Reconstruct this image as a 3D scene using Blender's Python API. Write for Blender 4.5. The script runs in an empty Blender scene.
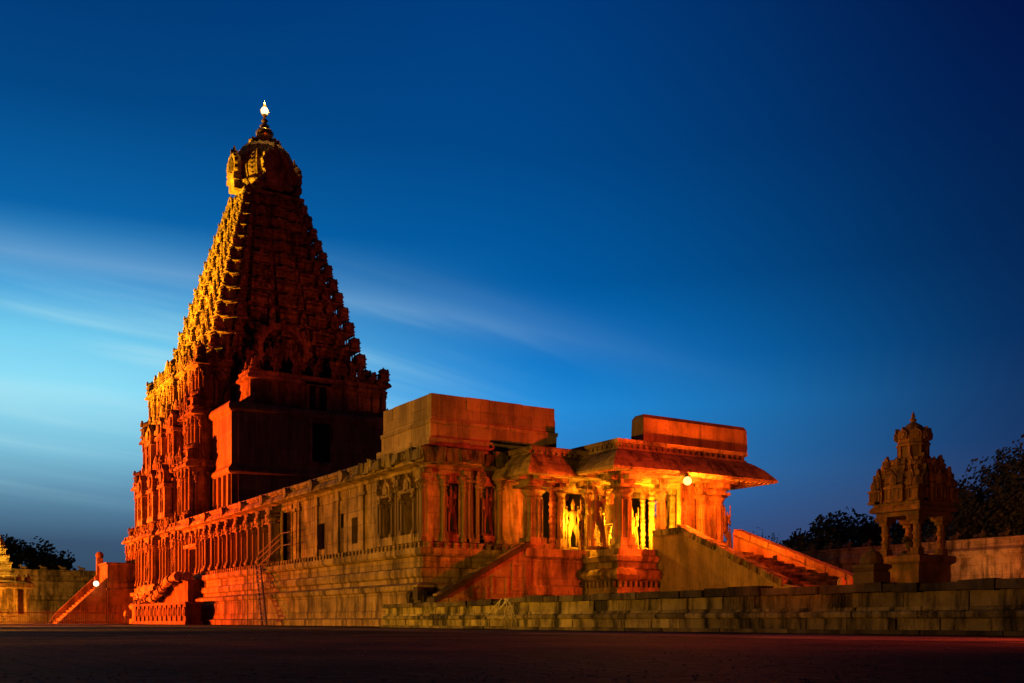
import bpy, math, random
from mathutils import Vector, Matrix
random.seed(11)
R = math.radians
scene = bpy.context.scene
col = scene.collection

# ------------------------------------------------------------------ camera
cd = bpy.data.cameras.new('camera'); cam = bpy.data.objects.new('camera', cd); col.objects.link(cam)
cd.sensor_width = 36; cd.lens = 36.81; cd.shift_y = 0.273; cd.clip_start = .1; cd.clip_end = 6000
cam.location = (0, 0, .35); cam.rotation_euler = (R(90), 0, R(57.9))
scene.camera = cam
scene.view_settings.view_transform = 'Standard'; scene.view_settings.look = 'None'
scene.view_settings.exposure = 0; scene.view_settings.gamma = 1

# ------------------------------------------------------------------ dusk sky
def s2l(c): return tuple((v/255/12.92 if v/255 <= .04045 else ((v/255+.055)/1.055)**2.4) for v in c) + (1,)
world = bpy.data.worlds.new('World'); scene.world = world; world.use_nodes = True
nt = world.node_tree; nt.nodes.clear(); N_ = nt.nodes; L_ = nt.links
def wn(t, **k):
    n = N_.new(t)
    for a, b in k.items(): setattr(n, a, b)
    return n
def wm(op, a, b=None, c=None, clamp=False):
    n = wn('ShaderNodeMath', operation=op, use_clamp=clamp)
    for i, v in enumerate((a, b, c)):
        if v is None: continue
        if isinstance(v, (int, float)): n.inputs[i].default_value = v
        else: L_.new(v, n.inputs[i])
    return n.outputs[0]
tc = wn('ShaderNodeTexCoord'); sp = wn('ShaderNodeSeparateXYZ'); L_.new(tc.outputs['Generated'], sp.inputs[0])
X, Y, Z = sp.outputs
elev = wm('MULTIPLY', wm('ARCSINE', Z), 180/math.pi)
az = wm('MULTIPLY', wm('ARCTAN2', Y, wm('MULTIPLY', X, -1)), 180/math.pi)      # degrees from west towards north
azs = wm('ABSOLUTE', wm('SUBTRACT', az, 4))
def wramp(stops, fac, interp='B_SPLINE'):
    n = wn('ShaderNodeValToRGB'); r = n.color_ramp; r.interpolation = 'LINEAR'
    while len(r.elements) > 1: r.elements.remove(r.elements[-1])
    r.elements[0].position = stops[0][0]/50; r.elements[0].color = s2l(stops[0][1])
    for p, c in stops[1:]:
        e = r.elements.new(p/50); e.color = s2l(c)
    L_.new(fac, n.inputs[0]); return n.outputs[0]
ef = wm('DIVIDE', elev, 50, clamp=True)
west = wramp([(0, (44, 60, 80)), (4, (58, 84, 112)), (6.5, (92, 140, 170)), (8.5, (124, 190, 216)), (11.5, (146, 224, 247)), (14, (118, 206, 240)), (16.5, (64, 158, 216)), (20, (10, 98, 166)), (25, (3, 70, 132)), (30, (1, 56, 116)), (50, (0, 22, 66))], ef)
mid = wramp([(0, (60, 72, 102)), (5, (48, 92, 148)), (8, (50, 130, 200)), (11.5, (34, 144, 224)), (14, (12, 122, 204)), (18, (1, 92, 164)), (24, (1, 72, 138)), (31, (1, 60, 126)), (50, (0, 22, 66))], ef)
east = wramp([(0, (66, 62, 88)), (5, (54, 60, 96)), (9, (24, 50, 96)), (14, (8, 42, 88)), (19, (3, 34, 80)), (25, (2, 24, 74)), (31, (2, 12, 60)), (50, (0, 6, 34))], ef)
back = wramp([(0, (12, 14, 30)), (10, (6, 12, 34)), (30, (1, 6, 26)), (50, (0, 4, 20))], ef)
def wmix(f, a, b):
    n = wn('ShaderNodeMix', data_type='RGBA'); L_.new(f, n.inputs[0])
    for i, v in ((6, a), (7, b)):
        if isinstance(v, tuple): n.inputs[i].default_value = v
        else: L_.new(v, n.inputs[i])
    return n.outputs[2]
def wmap(v, a, b, smooth=True):
    n = wn('ShaderNodeMapRange'); n.interpolation_type = 'SMOOTHSTEP' if smooth else 'LINEAR'
    L_.new(v, n.inputs[0]); n.inputs[1].default_value = a; n.inputs[2].default_value = b; return n.outputs[0]
c = wmix(wmap(azs, 4, 32), west, mid)
c = wmix(wmap(azs, 24, 58), c, east)
c = wmix(wmap(azs, 62, 110), c, back)
# thin cirrus bands
azq = wm('MAXIMUM', wm('SUBTRACT', az, 10), 0)
drop = wm('MULTIPLY', wm('MULTIPLY', azq, azq), .0042)          # the bands sink towards the north
lev = wm('ADD', elev, drop)
cv = wn('ShaderNodeCombineXYZ'); L_.new(wm('MULTIPLY', az, .03), cv.inputs[0]); L_.new(wm('MULTIPLY_ADD', az, .04, wm('MULTIPLY', lev, .40)), cv.inputs[1])
nz = wn('ShaderNodeTexNoise'); nz.inputs['Scale'].default_value = 1.0; nz.inputs['Detail'].default_value = 5; nz.inputs['Roughness'].default_value = .5; nz.inputs['Distortion'].default_value = .5; L_.new(cv.outputs[0], nz.inputs['Vector'])
wob = wm('MULTIPLY', wm('SUBTRACT', nz.outputs['Fac'], .5), 3.0)
band = wm('SUBTRACT', 1, wm('MULTIPLY', wm('ABSOLUTE', wm('SUBTRACT', wm('ADD', lev, wob), 17.9)), .42), clamp=True)
band = wm('MULTIPLY', wm('MULTIPLY', band, band), wm('SUBTRACT', 1, wmap(azs, 8, 44)))
streak = wm('MULTIPLY', wmap(nz.outputs['Fac'], .45, .70), wm('MULTIPLY', wm('SUBTRACT', 1, wmap(azs, 8, 34)), wm('MULTIPLY', wmap(elev, 5, 9), wm('SUBTRACT', 1, wmap(elev, 14, 18)))))
c = wmix(wm('MULTIPLY', band, .36), c, s2l((140, 178, 214)))
c = wmix(wm('MULTIPLY', streak, .72), c, s2l((176, 226, 240)))
bg = wn('ShaderNodeBackground'); L_.new(c, bg.inputs[0]); bg.inputs[1].default_value = 1.0
wo = wn('ShaderNodeOutputWorld'); L_.new(bg.outputs[0], wo.inputs[0])

# ------------------------------------------------------------------ flood lights and added fill spots (outside the frame, at ground or roof level)
def spot(name, loc, target, watts, color, angle, blend=.6, size=.4):
    l = bpy.data.lights.new(name, 'SPOT'); l.energy = watts; l.color = color; l.spot_size = R(angle); l.spot_blend = blend; l.shadow_soft_size = size
    o = bpy.data.objects.new(name, l); o.location = loc
    o.rotation_euler = (Vector(target)-Vector(loc)).to_track_quat('-Z', 'Y').to_euler(); col.objects.link(o)
def point(name, loc, watts, color, size=.2):
    l = bpy.data.lights.new(name, 'POINT'); l.energy = watts; l.color = color; l.shadow_soft_size = size
    o = bpy.data.objects.new(name, l); o.location = loc; col.objects.link(o)
RED = (1, .13, .006); YEL = (1, .50, .03); OLV = (1, .50, .05)
spot('flood_tower_low', (-146, -18, 1.5), (-130, 34, 9), 860000, (1, .095, .004), 72, .7)
spot('flood_tower_high', (-166, -22, 1.5), (-137, 38, 54), 2000000, (1, .50, .012), 38, .8)
spot('flood_hall_west', (-119, 0, 1.0), (-104, 31, 6), 140000, (1, .085, .003), 68, .9)
spot('flood_hall_east', (-82, -8, 1.2), (-70, 31, 8), 44000, (1, .40, .012), 84, .9)
spot('flood_porch_front', (-15, 44, 2.5), (-57.5, 39.5, 7.5), 64000, (1, .055, .010), 29, .9)
spot('flood_porch_side', (-20, 80, 6.0), (-55, 47, 11), 46000, (1, .08, .010), 30, .6)
spot('flood_tower_east', (-69, 37, 12.2), (-128, 46, 50), 17000, (1, .06, .005), 36, .7, .2)
spot('flood_tower_northeast', (-70, 92, 3.0), (-121, 58, 31), 24000, (1, .10, .008), 16, .9)
spot('fill_blocks', (-69, 37, 12.2), (-118, 48, 22), 1000, (1, .07, .006), 60, 1)  # added dim spot, lifts the dark eastern blocks so their carving shows
spot('fill_ground_near', (-4, -16, 5), (-17, 8, 0), 2600, (1, .26, .06), 55, 1)  # added fill from behind the camera, puts warm pools on the near paving
spot('flood_platform', (-44, -3, 2.2), (-46, 24, 1.0), 30000, (1, .48, .02), 92, 1)
spot('fill_platform_right', (-18, -10, 2.2), (-25, 24, .8), 11000, (1, .46, .03), 58, 1)  # extra spot added to brighten the right end of the platform wall
spot('flood_pavilion', (-12, 8, 2), (-37, 49, 6), 11000, (1, .13, .02), 22, 1)
spot('fill_trees', (14, 72, 15), (-60, 145, 8), 90000, (1, .30, .08), 70, 1)  # added unseen spot that brightens the tree crowns
spot('flood_courtyard', (-5, 22, 5), (-15, 12.5, 0), 9000, (1, .09, .02), 80, 1)
spot('fill_courtyard_far', (-84, 0, 9), (-80, 6, 0), 110000, (1, .30, .03), 84, 1)  # added spot, stands in for flood spill on the far paving

# ------------------------------------------------------------------ materials
def new_mat(name):
    m = bpy.data.materials.new(name); m.use_nodes = True; nt = m.node_tree; nt.nodes.clear()
    out = nt.nodes.new('ShaderNodeOutputMaterial'); b = nt.nodes.new('ShaderNodeBsdfPrincipled'); nt.links.new(b.outputs[0], out.inputs[0])
    return m, nt, b
def stone(name, c1, c2, stain=(.05, .035, .02), stain_amt=.75, bw=2.9, bh=1.05, joint=.68, bump=1.0, scale=1.0, rough=.88, isl=.8):
    m, nt, b = new_mat(name); n = nt.nodes; l = nt.links
    tc = n.new('ShaderNodeTexCoord'); P = tc.outputs['Object']
    def noise(s, d=5, vec=P, r=.6):
        k = n.new('ShaderNodeTexNoise'); k.inputs['Scale'].default_value = s*scale; k.inputs['Detail'].default_value = d; k.inputs['Roughness'].default_value = r; l.new(vec, k.inputs['Vector']); return k.outputs['Fac']
    def ramp(f, a, bb):
        k = n.new('ShaderNodeMapRange'); l.new(f, k.inputs[0]); k.inputs[1].default_value = a; k.inputs[2].default_value = bb; return k.outputs[0]
    def mix(f, a, bb, mode='MIX'):
        k = n.new('ShaderNodeMix'); k.data_type = 'RGBA'; k.blend_type = mode
        if isinstance(f, float): k.inputs[0].default_value = f
        else: l.new(f, k.inputs[0])
        for i, v in ((6, a), (7, bb)):
            if isinstance(v, tuple): k.inputs[i].default_value = v + (1,) if len(v) == 3 else v
            else: l.new(v, k.inputs[i])
        return k.outputs[2]
    def math_(op, a, bb):
        k = n.new('ShaderNodeMath'); k.operation = op
        for i, v in enumerate((a, bb)):
            if isinstance(v, (int, float)): k.inputs[i].default_value = v
            else: l.new(v, k.inputs[i])
        return k.outputs[0]
    s = n.new('ShaderNodeSeparateXYZ'); l.new(P, s.inputs[0])
    cx = n.new('ShaderNodeCombineXYZ'); wob = noise(.7, 3)
    l.new(math_('ADD', math_('ADD', s.outputs[0], s.outputs[1]), math_('MULTIPLY', wob, .5)), cx.inputs[0]); l.new(math_('ADD', s.outputs[2], math_('MULTIPLY', noise(1.7, 2), .09)), cx.inputs[1])
    br = n.new('ShaderNodeTexBrick'); l.new(cx.outputs[0], br.inputs['Vector']); br.inputs['Scale'].default_value = 1
    br.inputs['Brick Width'].default_value = bw; br.inputs['Row Height'].default_value = bh; br.inputs['Mortar Size'].default_value = .018; br.inputs['Mortar Smooth'].default_value = .3
    br.inputs['Color1'].default_value = (.80, .80, .80, 1); br.inputs['Color2'].default_value = (1.12, 1.12, 1.12, 1); br.inputs['Mortar'].default_value = (joint, joint, joint, 1)
    base = mix(ramp(noise(.9), .35, .68), c1, c2)
    base = mix(1.0, base, br.outputs['Color'], 'MULTIPLY')
    # vertical weather streaks and blotches with shapes of their own
    mp = n.new('ShaderNodeMapping'); mp.inputs['Scale'].default_value = (1.3, 1.3, .22); l.new(P, mp.inputs[0])
    st = ramp(noise(.8, 8, mp.outputs[0], .7), .465, .60)
    base = mix(math_('MULTIPLY', st, stain_amt), base, stain)
    sp2 = ramp(noise(5, 4), .58, .72)
    base = mix(math_('MULTIPLY', sp2, .5), base, stain)
    gm = n.new('ShaderNodeNewGeometry'); ri = n.new('ShaderNodeMapRange'); l.new(gm.outputs['Random Per Island'], ri.inputs[0]); ri.inputs[3].default_value = isl; ri.inputs[4].default_value = 1.15
    vm = n.new('ShaderNodeVectorMath'); vm.operation = 'SCALE'; l.new(base, vm.inputs[0]); l.new(ri.outputs[0], vm.inputs['Scale']); base = vm.outputs[0]
    l.new(base, b.inputs['Base Color']); b.inputs['Roughness'].default_value = rough; b.inputs['Specular IOR Level'].default_value = .15
    h = math_('ADD', math_('MULTIPLY', noise(2.2, 9, P, .68), .22), math_('MULTIPLY', noise(11, 5), .05))
    h = math_('ADD', h, math_('MULTIPLY', br.outputs['Fac'], -.05))
    bp = n.new('ShaderNodeBump'); bp.inputs['Strength'].default_value = bump; bp.inputs['Distance'].default_value = .6; l.new(h, bp.inputs['Height']); l.new(bp.outputs[0], b.inputs['Normal'])
    return m
def plain(name, c, rough=.6, metal=0, noise_scale=0, c2=None):
    m, nt, b = new_mat(name); b.inputs['Base Color'].default_value = c + (1,); b.inputs['Roughness'].default_value = rough; b.inputs['Metallic'].default_value = metal
    if c2:
        k = nt.nodes.new('ShaderNodeTexNoise'); k.inputs['Scale'].default_value = noise_scale; k.inputs['Detail'].default_value = 5
        r = nt.nodes.new('ShaderNodeValToRGB'); r.color_ramp.elements[0].position = .35; r.color_ramp.elements[1].position = .65
        r.color_ramp.elements[0].color = c + (1,); r.color_ramp.elements[1].color = c2 + (1,)
        t = nt.nodes.new('ShaderNodeTexCoord'); nt.links.new(t.outputs['Object'], k.inputs['Vector'])
        nt.links.new(k.outputs['Fac'], r.inputs[0]); nt.links.new(r.outputs[0], b.inputs['Base Color'])
    return m
def glow(name, c, s):
    m, nt, b = new_mat(name); b.inputs['Base Color'].default_value = (0, 0, 0, 1); b.inputs['Emission Color'].default_value = c + (1,); b.inputs['Emission Strength'].default_value = s; return m
M = dict(
    stone=stone('granite', (.46, .31, .15), (.24, .155, .07), stain_amt=.85),
    tower=stone('carved_granite', (.50, .34, .16), (.22, .14, .065), bw=1.1, bh=.5, joint=.7, stain_amt=.8, bump=1.0),
    smooth=stone('dressed_granite', (.40, .28, .15), (.31, .21, .11), bw=2.6, bh=1.7, joint=.5, stain_amt=.45, bump=.35),
    old=stone('weathered_granite', (.42, .32, .14), (.22, .16, .07), stain=(.02, .018, .010), stain_amt=.96, bw=40, bh=30, joint=1, bump=1.0, isl=.5, scale=1.6),
    plaster=stone('brick_plaster', (.36, .22, .11), (.27, .16, .08), bw=50, bh=50, joint=1, stain_amt=.55, bump=.4),
    black=plain('painted_shade', (.004, .003, .002), .95, 0, 2, (.006, .004, .003)), shrine=stone('dark_red_granite', (.27, .15, .075), (.12, .07, .035), bw=30, bh=20, joint=1, stain_amt=.8, bump=1.0), cap=stone('blackened_slab', (.22, .16, .08), (.08, .06, .035), stain=(.015, .012, .008), bw=40, bh=30, joint=1, isl=.4, bump=1.0), soot=stone('sooty_stone', (.10, .075, .05), (.05, .035, .022), bw=50, bh=50, joint=1),  # black: the dark of unlit interiors put into the colour
    iron=plain('rusty_iron', (.10, .05, .03), .6, .5, 12, (.16, .09, .05)),
    steel=plain('steel_pipe', (.55, .52, .48), .35, .9, 8, (.45, .42, .38)),
    gold=plain('gilded_copper', (.75, .45, .12), .32, .9, 6, (.5, .28, .08)),
    bark=plain('bark', (.06, .04, .025), .9, 0, 3, (.09, .06, .04)),
    leaf=plain('foliage', (.05, .07, .025), .7, 0, .5, (.085, .08, .03)),
    root=plain('pale_root', (.5, .42, .3), .8, 0, 9, (.35, .28, .2)),
    lamp=glow('sodium_lamp', (1, .55, .12), 3.4), lampw=glow('white_lamp', (1, .8, .4), 3.2),
)

# ------------------------------------------------------------------ mesh builder
class MB:
    def __init__(s): s.v = []; s.f = []
    def _add(s, vs, fs):
        o = len(s.v); s.v += [tuple(p) for p in vs]; s.f += [tuple(i+o for i in f) for f in fs]; return s
    def hexa(s, p): return s._add(p, [(3, 2, 1, 0), (4, 5, 6, 7), (0, 1, 5, 4), (1, 2, 6, 5), (2, 3, 7, 6), (3, 0, 4, 7)])
    def box(s, x0, x1, y0, y1, z0, z1, taper=0):
        t = taper
        return s.hexa([(x0, y0, z0), (x1, y0, z0), (x1, y1, z0), (x0, y1, z0), (x0+t, y0+t, z1), (x1-t, y0+t, z1), (x1-t, y1-t, z1), (x0+t, y1-t, z1)])
    def cbox(s, cx, cy, w, d, z0, z1, taper=0): return s.box(cx-w/2, cx+w/2, cy-d/2, cy+d/2, z0, z1, taper)
    def rock(s, x0, x1, y0, y1, z0, z1, j=.04):
        r = lambda: random.uniform(-j, j)
        p = [(x0, y0, z0), (x1, y0, z0), (x1, y1, z0), (x0, y1, z0), (x0, y0, z1), (x1, y0, z1), (x1, y1, z1), (x0, y1, z1)]
        return s.hexa([(a+r(), b+r(), c+r()) for a, b, c in p])
    def loft(s, poly, prof, caps=True):
        """poly: CCW outline; prof: (outward offset, z) from bottom to top"""
        n = len(poly); vs = []
        nr = []
        for i in range(n):
            a = Vector(poly[i-1]); b = Vector(poly[i]); c = Vector(poly[(i+1) % n])
            e1 = (b-a).normalized(); e2 = (c-b).normalized(); n1 = Vector((e1.y, -e1.x)); n2 = Vector((e2.y, -e2.x))
            k = 1+n1.dot(n2); nr.append((n1+n2)/max(k, .3))
        for off, z in prof:
            for i in range(n): vs.append((poly[i][0]+nr[i].x*off, poly[i][1]+nr[i].y*off, z))
        fs = []
        for k in range(len(prof)-1):
            for i in range(n):
                j = (i+1) % n; fs.append((k*n+i, k*n+j, (k+1)*n+j, (k+1)*n+i))
        if caps:
            fs.append(tuple(range(n-1, -1, -1))); fs.append(tuple((len(prof)-1)*n+i for i in range(n)))
        return s._add(vs, fs)
    def rect(s, x0, x1, y0, y1, prof): return s.loft([(x0, y0), (x1, y0), (x1, y1), (x0, y1)], prof)
    def lathe(s, cx, cy, prof, n=10, ph=0):
        return s.loft([(cx+math.cos(ph+2*math.pi*i/n)*1e-3, cy+math.sin(ph+2*math.pi*i/n)*1e-3) for i in range(n)], []) if False else s._lathe(cx, cy, prof, n, ph)
    def _lathe(s, cx, cy, prof, n, ph):
        vs = []; fs = []
        for r, z in prof:
            for i in range(n): a = ph+2*math.pi*i/n; vs.append((cx+r*math.cos(a), cy+r*math.sin(a), z))
        for k in range(len(prof)-1):
            for i in range(n):
                j = (i+1) % n; fs.append((k*n+i, k*n+j, (k+1)*n+j, (k+1)*n+i))
        fs.append(tuple(range(n-1, -1, -1))); fs.append(tuple((len(prof)-1)*n+i for i in range(n)))
        return s._add(vs, fs)
    def tube(s, p0, p1, r0, r1=None, n=6):
        p0 = Vector(p0); p1 = Vector(p1); r1 = r0 if r1 is None else r1
        d = (p1-p0).normalized(); a = d.orthogonal().normalized(); b = d.cross(a); vs = []
        for p, r in ((p0, r0), (p1, r1)):
            for i in range(n): t = 2*math.pi*i/n; vs.append(p+a*math.cos(t)*r+b*math.sin(t)*r)
        return s._add(vs, [(i, (i+1) % n, n+(i+1) % n, n+i) for i in range(n)]+[tuple(range(n-1, -1, -1)), tuple(range(n, 2*n))])
    def ball(s, c, rx, ry=None, rz=None, n=8, m=5):
        ry = ry or rx; rz = rz or rx
        vs = [(c[0], c[1], c[2]-rz)]; fs = []
        for k in range(1, m):
            t = math.pi*k/m
            for i in range(n): a = 2*math.pi*i/n; vs.append((c[0]+rx*math.sin(t)*math.cos(a), c[1]+ry*math.sin(t)*math.sin(a), c[2]-rz*math.cos(t)))
        vs.append((c[0], c[1], c[2]+rz)); top = len(vs)-1
        for i in range(n):
            j = (i+1) % n; fs.append((0, 1+j, 1+i)); fs.append((top, 1+(m-2)*n+i, 1+(m-2)*n+j))
            for k in range(m-2): fs.append((1+k*n+i, 1+k*n+j, 1+(k+1)*n+j, 1+(k+1)*n+i))
        return s._add(vs, fs)
    def slab(s, pts, axis, a0, a1):
        """extrude a polygon given in the other two axes along axis between a0 and a1"""
        def P(u, w, a): return {'x': (a, u, w), 'y': (u, a, w), 'z': (u, w, a)}[axis]
        n = len(pts)
        return s._add([P(u, w, a0) for u, w in pts]+[P(u, w, a1) for u, w in pts], [tuple(range(n-1, -1, -1)), tuple(range(n, 2*n))]+[(i, (i+1) % n, n+(i+1) % n, n+i) for i in range(n)])
    def add(s, o, loc, rz=0, sc=(1, 1, 1)):
        c_, s_ = math.cos(rz), math.sin(rz)
        return s._add([(loc[0]+(x*sc[0])*c_-(y*sc[1])*s_, loc[1]+(x*sc[0])*s_+(y*sc[1])*c_, loc[2]+z*sc[2]) for x, y, z in o.v], o.f)
    def mesh(s, name, mat, org=(0, 0, 0), smooth=False):
        me = bpy.data.meshes.new(name); me.from_pydata([(x-org[0], y-org[1], z-org[2]) for x, y, z in s.v], [], s.f); me.materials.append(mat)
        import bmesh
        bm = bmesh.new(); bm.from_mesh(me); bmesh.ops.recalc_face_normals(bm, faces=bm.faces); bm.to_mesh(me); bm.free()
        if smooth: me.shade_smooth()
        return me
    def build(s, name, mat, parent=None, smooth=False, label=None):
        org = ORG.get(parent.name, (0, 0, 0)) if parent else (0, 0, 0)
        o = bpy.data.objects.new(name, s.mesh(name, mat, org, smooth)); col.objects.link(o); o.parent = parent
        if parent: ORG[o.name] = org
        if label: o['label'] = label
        return o
ORG = {}
def thing(name, label, cat, loc, group=None):
    o = bpy.data.objects.new(name, None); o.empty_display_size = 1; col.objects.link(o); o.location = loc
    o['label'] = label; o['category'] = cat
    if group: o['group'] = group
    ORG[o.name] = tuple(loc); return o
def tag(o, label, cat, group=None, kind=None):
    if label: o['label'] = label
    if cat: o['category'] = cat
    if group: o['group'] = group
    if kind: o['kind'] = kind
    return o
def inst(me, name, parent, loc, rz=0, sc=(1, 1, 1), label=None):
    org = ORG[parent.name]
    o = bpy.data.objects.new(name, me); col.objects.link(o); o.parent = parent
    o.location = (loc[0]-org[0], loc[1]-org[1], loc[2]-org[2]); o.rotation_euler = (0, 0, rz); o.scale = sc
    if label: o['label'] = label
    return o
# where a sight line from the courtyard meets a wall plane (used once to survey the wall positions)
def on_south(px, n):
    u = (px-512)/1047; f = n/(.847*u+.531); return .531*u*f-.847*f
def on_east(px, e):
    u = (px-512)/1047; f = -e/(.847-.531*u); return .847*u*f+.531*f

# ------------------------------------------------------------------ ornaments (unit size, front towards -Y, base at z=0)
def disc(mb, cx, y, cz, r, t=.1, n=14, ear=True):
    pts = [(cx+r*math.cos(a), cz+r*math.sin(a)) for a in [R(-40)+R(260)*i/(n-1) for i in range(n)]]
    if ear: pts.insert(n//2+0, (cx, cz+r*1.45))
    mb.slab(pts, 'y', y-t, y+t)
    ring = [(cx+r*.6*math.cos(a), cz+r*.6*math.sin(a)) for a in [2*math.pi*i/8 for i in range(8)]]
    mb.slab(ring, 'y', y-t*1.5, y-t)
def p_kuta():
    m = MB(); m.box(-.5, .5, -.5, .5, 0, .09); m.box(-.36, .36, -.36, .36, .09, .42)
    for sx in (-.38, 0, .38): m.cbox(sx, -.37, .1, .1, .09, .42)
    for sy in (-.38, .38): m.cbox(.37, sy, .1, .1, .09, .42)
    m.box(-.52, .52, -.52, .52, .42, .5, .03); m.box(-.34, .34, -.34, .34, .5, .56)
    m.lathe(0, 0, [(.40, .56), (.50, .62), (.46, .74), (.30, .85), (.1, .9), (.12, .93), (.05, .96), (.02, 1.04)], 8, R(22.5))
    disc(m, 0, -.45, .68, .17, .08, 8); return m
def p_shala():
    m = MB(); m.box(-.5, .5, -.5, .5, 0, .09); m.box(-.42, .42, -.36, .36, .09, .42)
    for sx in (-.44, -.2, .2, .44): m.cbox(sx, -.37, .06, .12, .09, .42)
    m.box(-.52, .52, -.52, .52, .42, .5, .02); m.box(-.4, .4, -.3, .3, .5, .56)
    arch = [(.46*math.cos(R(-15+210*i/9)), .66+.26*math.sin(R(-15+210*i/9))) for i in range(10)]
    m.slab(arch, 'x', -.48, .48)
    for sx in (-.32, 0, .32): m.lathe(sx, 0, [(.05, .9), (.06, .95), (.02, 1.03)], 5)
    disc(m, 0, -.46, .66, .2, .1, 10); return m
def p_panjara():
    m = MB(); m.box(-.5, .5, -.5, .5, 0, .08); m.box(-.3, .3, -.3, .3, .08, .5)
    for sx in (-.38, .38): m.cbox(sx, -.36, .16, .16, .08, .5)
    m.box(-.5, .5, -.5, .5, .5, .56); disc(m, 0, -.3, .74, .38, .2, 12); return m
def p_figure():
    m = MB()
    m.box(-.4, .4, -.3, .4, 0, .06)
    m.tube((-.14, -.05, .05), (-.16, -.02, .5), .09, .13); m.tube((.18, -.12, .05), (.14, -.02, .5), .09, .13)
    m.lathe(0, 0, [(.24, .44), (.28, .5), (.2, .6), (.3, .74), (.26, .8), (.1, .83)], 7)
    m.ball((0, -.03, .88), .13, .14, .1, 7, 4); m.lathe(0, 0, [(.13, .92), (.1, .99), (.03, 1.06)], 6)
    m.tube((-.28, 0, .77), (-.42, -.1, .6), .07, .06, 5); m.tube((-.42, -.1, .6), (-.3, -.25, .75), .06, .05, 5)
    m.tube((.28, 0, .77), (.42, -.02, .58), .07, .06, 5); m.tube((.42, -.02, .58), (.3, -.22, .48), .06, .05, 5)
    return m
def p_seated():
    m = MB(); m.box(-.5, .5, -.45, .45, 0, .12)
    m.ball((-.3, -.15, .27), .24, .3, .16, 7, 4); m.ball((.3, -.15, .27), .24, .3, .16, 7, 4)
    m.lathe(0, .05, [(.28, .15), (.24, .35), (.32, .58), (.28, .66), (.1, .7)], 7)
    m.ball((0, 0, .8), .16, .17, .15, 7, 4); m.lathe(0, 0, [(.15, .88), (.1, .98), (.02, 1.05)], 6)
    m.tube((-.3, .03, .6), (-.42, -.12, .36), .09, .07, 5); m.tube((.3, .03, .6), (.42, -.12, .36), .09, .07, 5); return m
def p_pilaster():
    m = MB(); m.cbox(0, 0, 1.3, 1.3, 0, .06); m.cbox(0, 0, 1, 1, .06, .12); m.cbox(0, 0, .72, .72, .12, .70)
    m.lathe(0, 0, [(.36, .68), (.5, .715), (.36, .75), (.42, .765), (.62, .80), (.40, .835)], 10)
    m.cbox(0, 0, 1.25, 1.25, .835, .865, -.03)
    m.cbox(0, 0, .8, .9, .865, .93, -.12); m.cbox(0, 0, 1.9, .9, .93, 1.0, -.08); return m
def p_bull():
    m = MB(); m.box(-.5, .5, -.25, .25, 0, .1)
    m.ball((-.05, 0, .36), .4, .22, .24, 8, 5); m.ball((.12, 0, .55), .14, .13, .13, 6, 4)
    m.tube((.2, 0, .42), (.36, 0, .66), .17, .13, 7); m.ball((.42, 0, .72), .16, .11, .11, 7, 4); m.tube((.44, 0, .7), (.58, 0, .6), .1, .07, 6)
    m.tube((.36, .07, .8), (.34, .12, .94), .03, .01, 4); m.tube((.36, -.07, .8), (.34, -.12, .94), .03, .01, 4)
    m.tube((.2, .16, .18), (.42, .18, .14), .08, .06, 5); m.tube((.2, -.16, .18), (.42, -.18, .14), .08, .06, 5); return m
def p_guardian():
    m = MB(); m.cbox(0, 0, 1.0, .6, 0, .05)
    m.tube((-.16, 0, .04), (-.2, -.03, .27), .07, .09, 8); m.tube((-.2, -.03, .27), (-.12, 0, .5), .09, .14, 8)
    m.tube((.22, -.16, .12), (.26, -.22, .32), .065, .085, 8); m.tube((.26, -.22, .32), (.12, 0, .5), .09, .14, 8)
    m.lathe(0, 0, [(.2, .44), (.26, .5), (.24, .54), (.17, .6), (.22, .68), (.29, .75), (.25, .79), (.1, .815)], 10)
    m.ball((0, -.03, .86), .11, .12, .075, 9, 6); m.ball((0, -.15, .855), .025, .03, .02, 5, 4)
    m.lathe(0, 0, [(.13, .90), (.14, .92), (.10, .96), (.07, 1.0), (.02, 1.04)], 9)
    for s in (-1, 1):
        m.tube((s*.27, 0, .765), (s*.44, -.04, .64), .07, .055, 7); m.tube((s*.44, -.04, .64), (s*.3, -.25, .58 if s < 0 else .72), .055, .04, 7)
        m.tube((s*.27, .05, .765), (s*.5, .05, .8), .06, .05, 7); m.tube((s*.5, .05, .8), (s*.48, .02, .96), .05, .035, 7)
        m.ball((s*.48, 0, .99), .05, .03, .05, 6, 4)
    m.tube((.4, -.28, .03), (.3, -.22, .55), .09, .045, 8)
    m.slab([(-.42+.0, .05), (-.34, .05), (-.3, .9), (-.38, .9)], 'y', .12, .2); m.slab([(.34, .05), (.42, .05), (.38, .9), (.3, .9)], 'y', .12, .2)
    return m
ORN = dict(kuta=p_kuta(), shala=p_shala(), panjara=p_panjara(), figure=p_figure(), seated=p_seated(), pilaster=p_pilaster(), bull=p_bull(), guardian=p_guardian())
MESH = {k: v.mesh(k, M['tower'], smooth=False) for k, v in ORN.items()}
MESH['stone_pilaster'] = ORN['pilaster'].mesh('stone_pilaster', M['stone'])
MESH['stone_figure'] = ORN['guardian'].mesh('stone_figure', M['stone'], smooth=True)
MESH['guardian'].shade_smooth()

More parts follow.
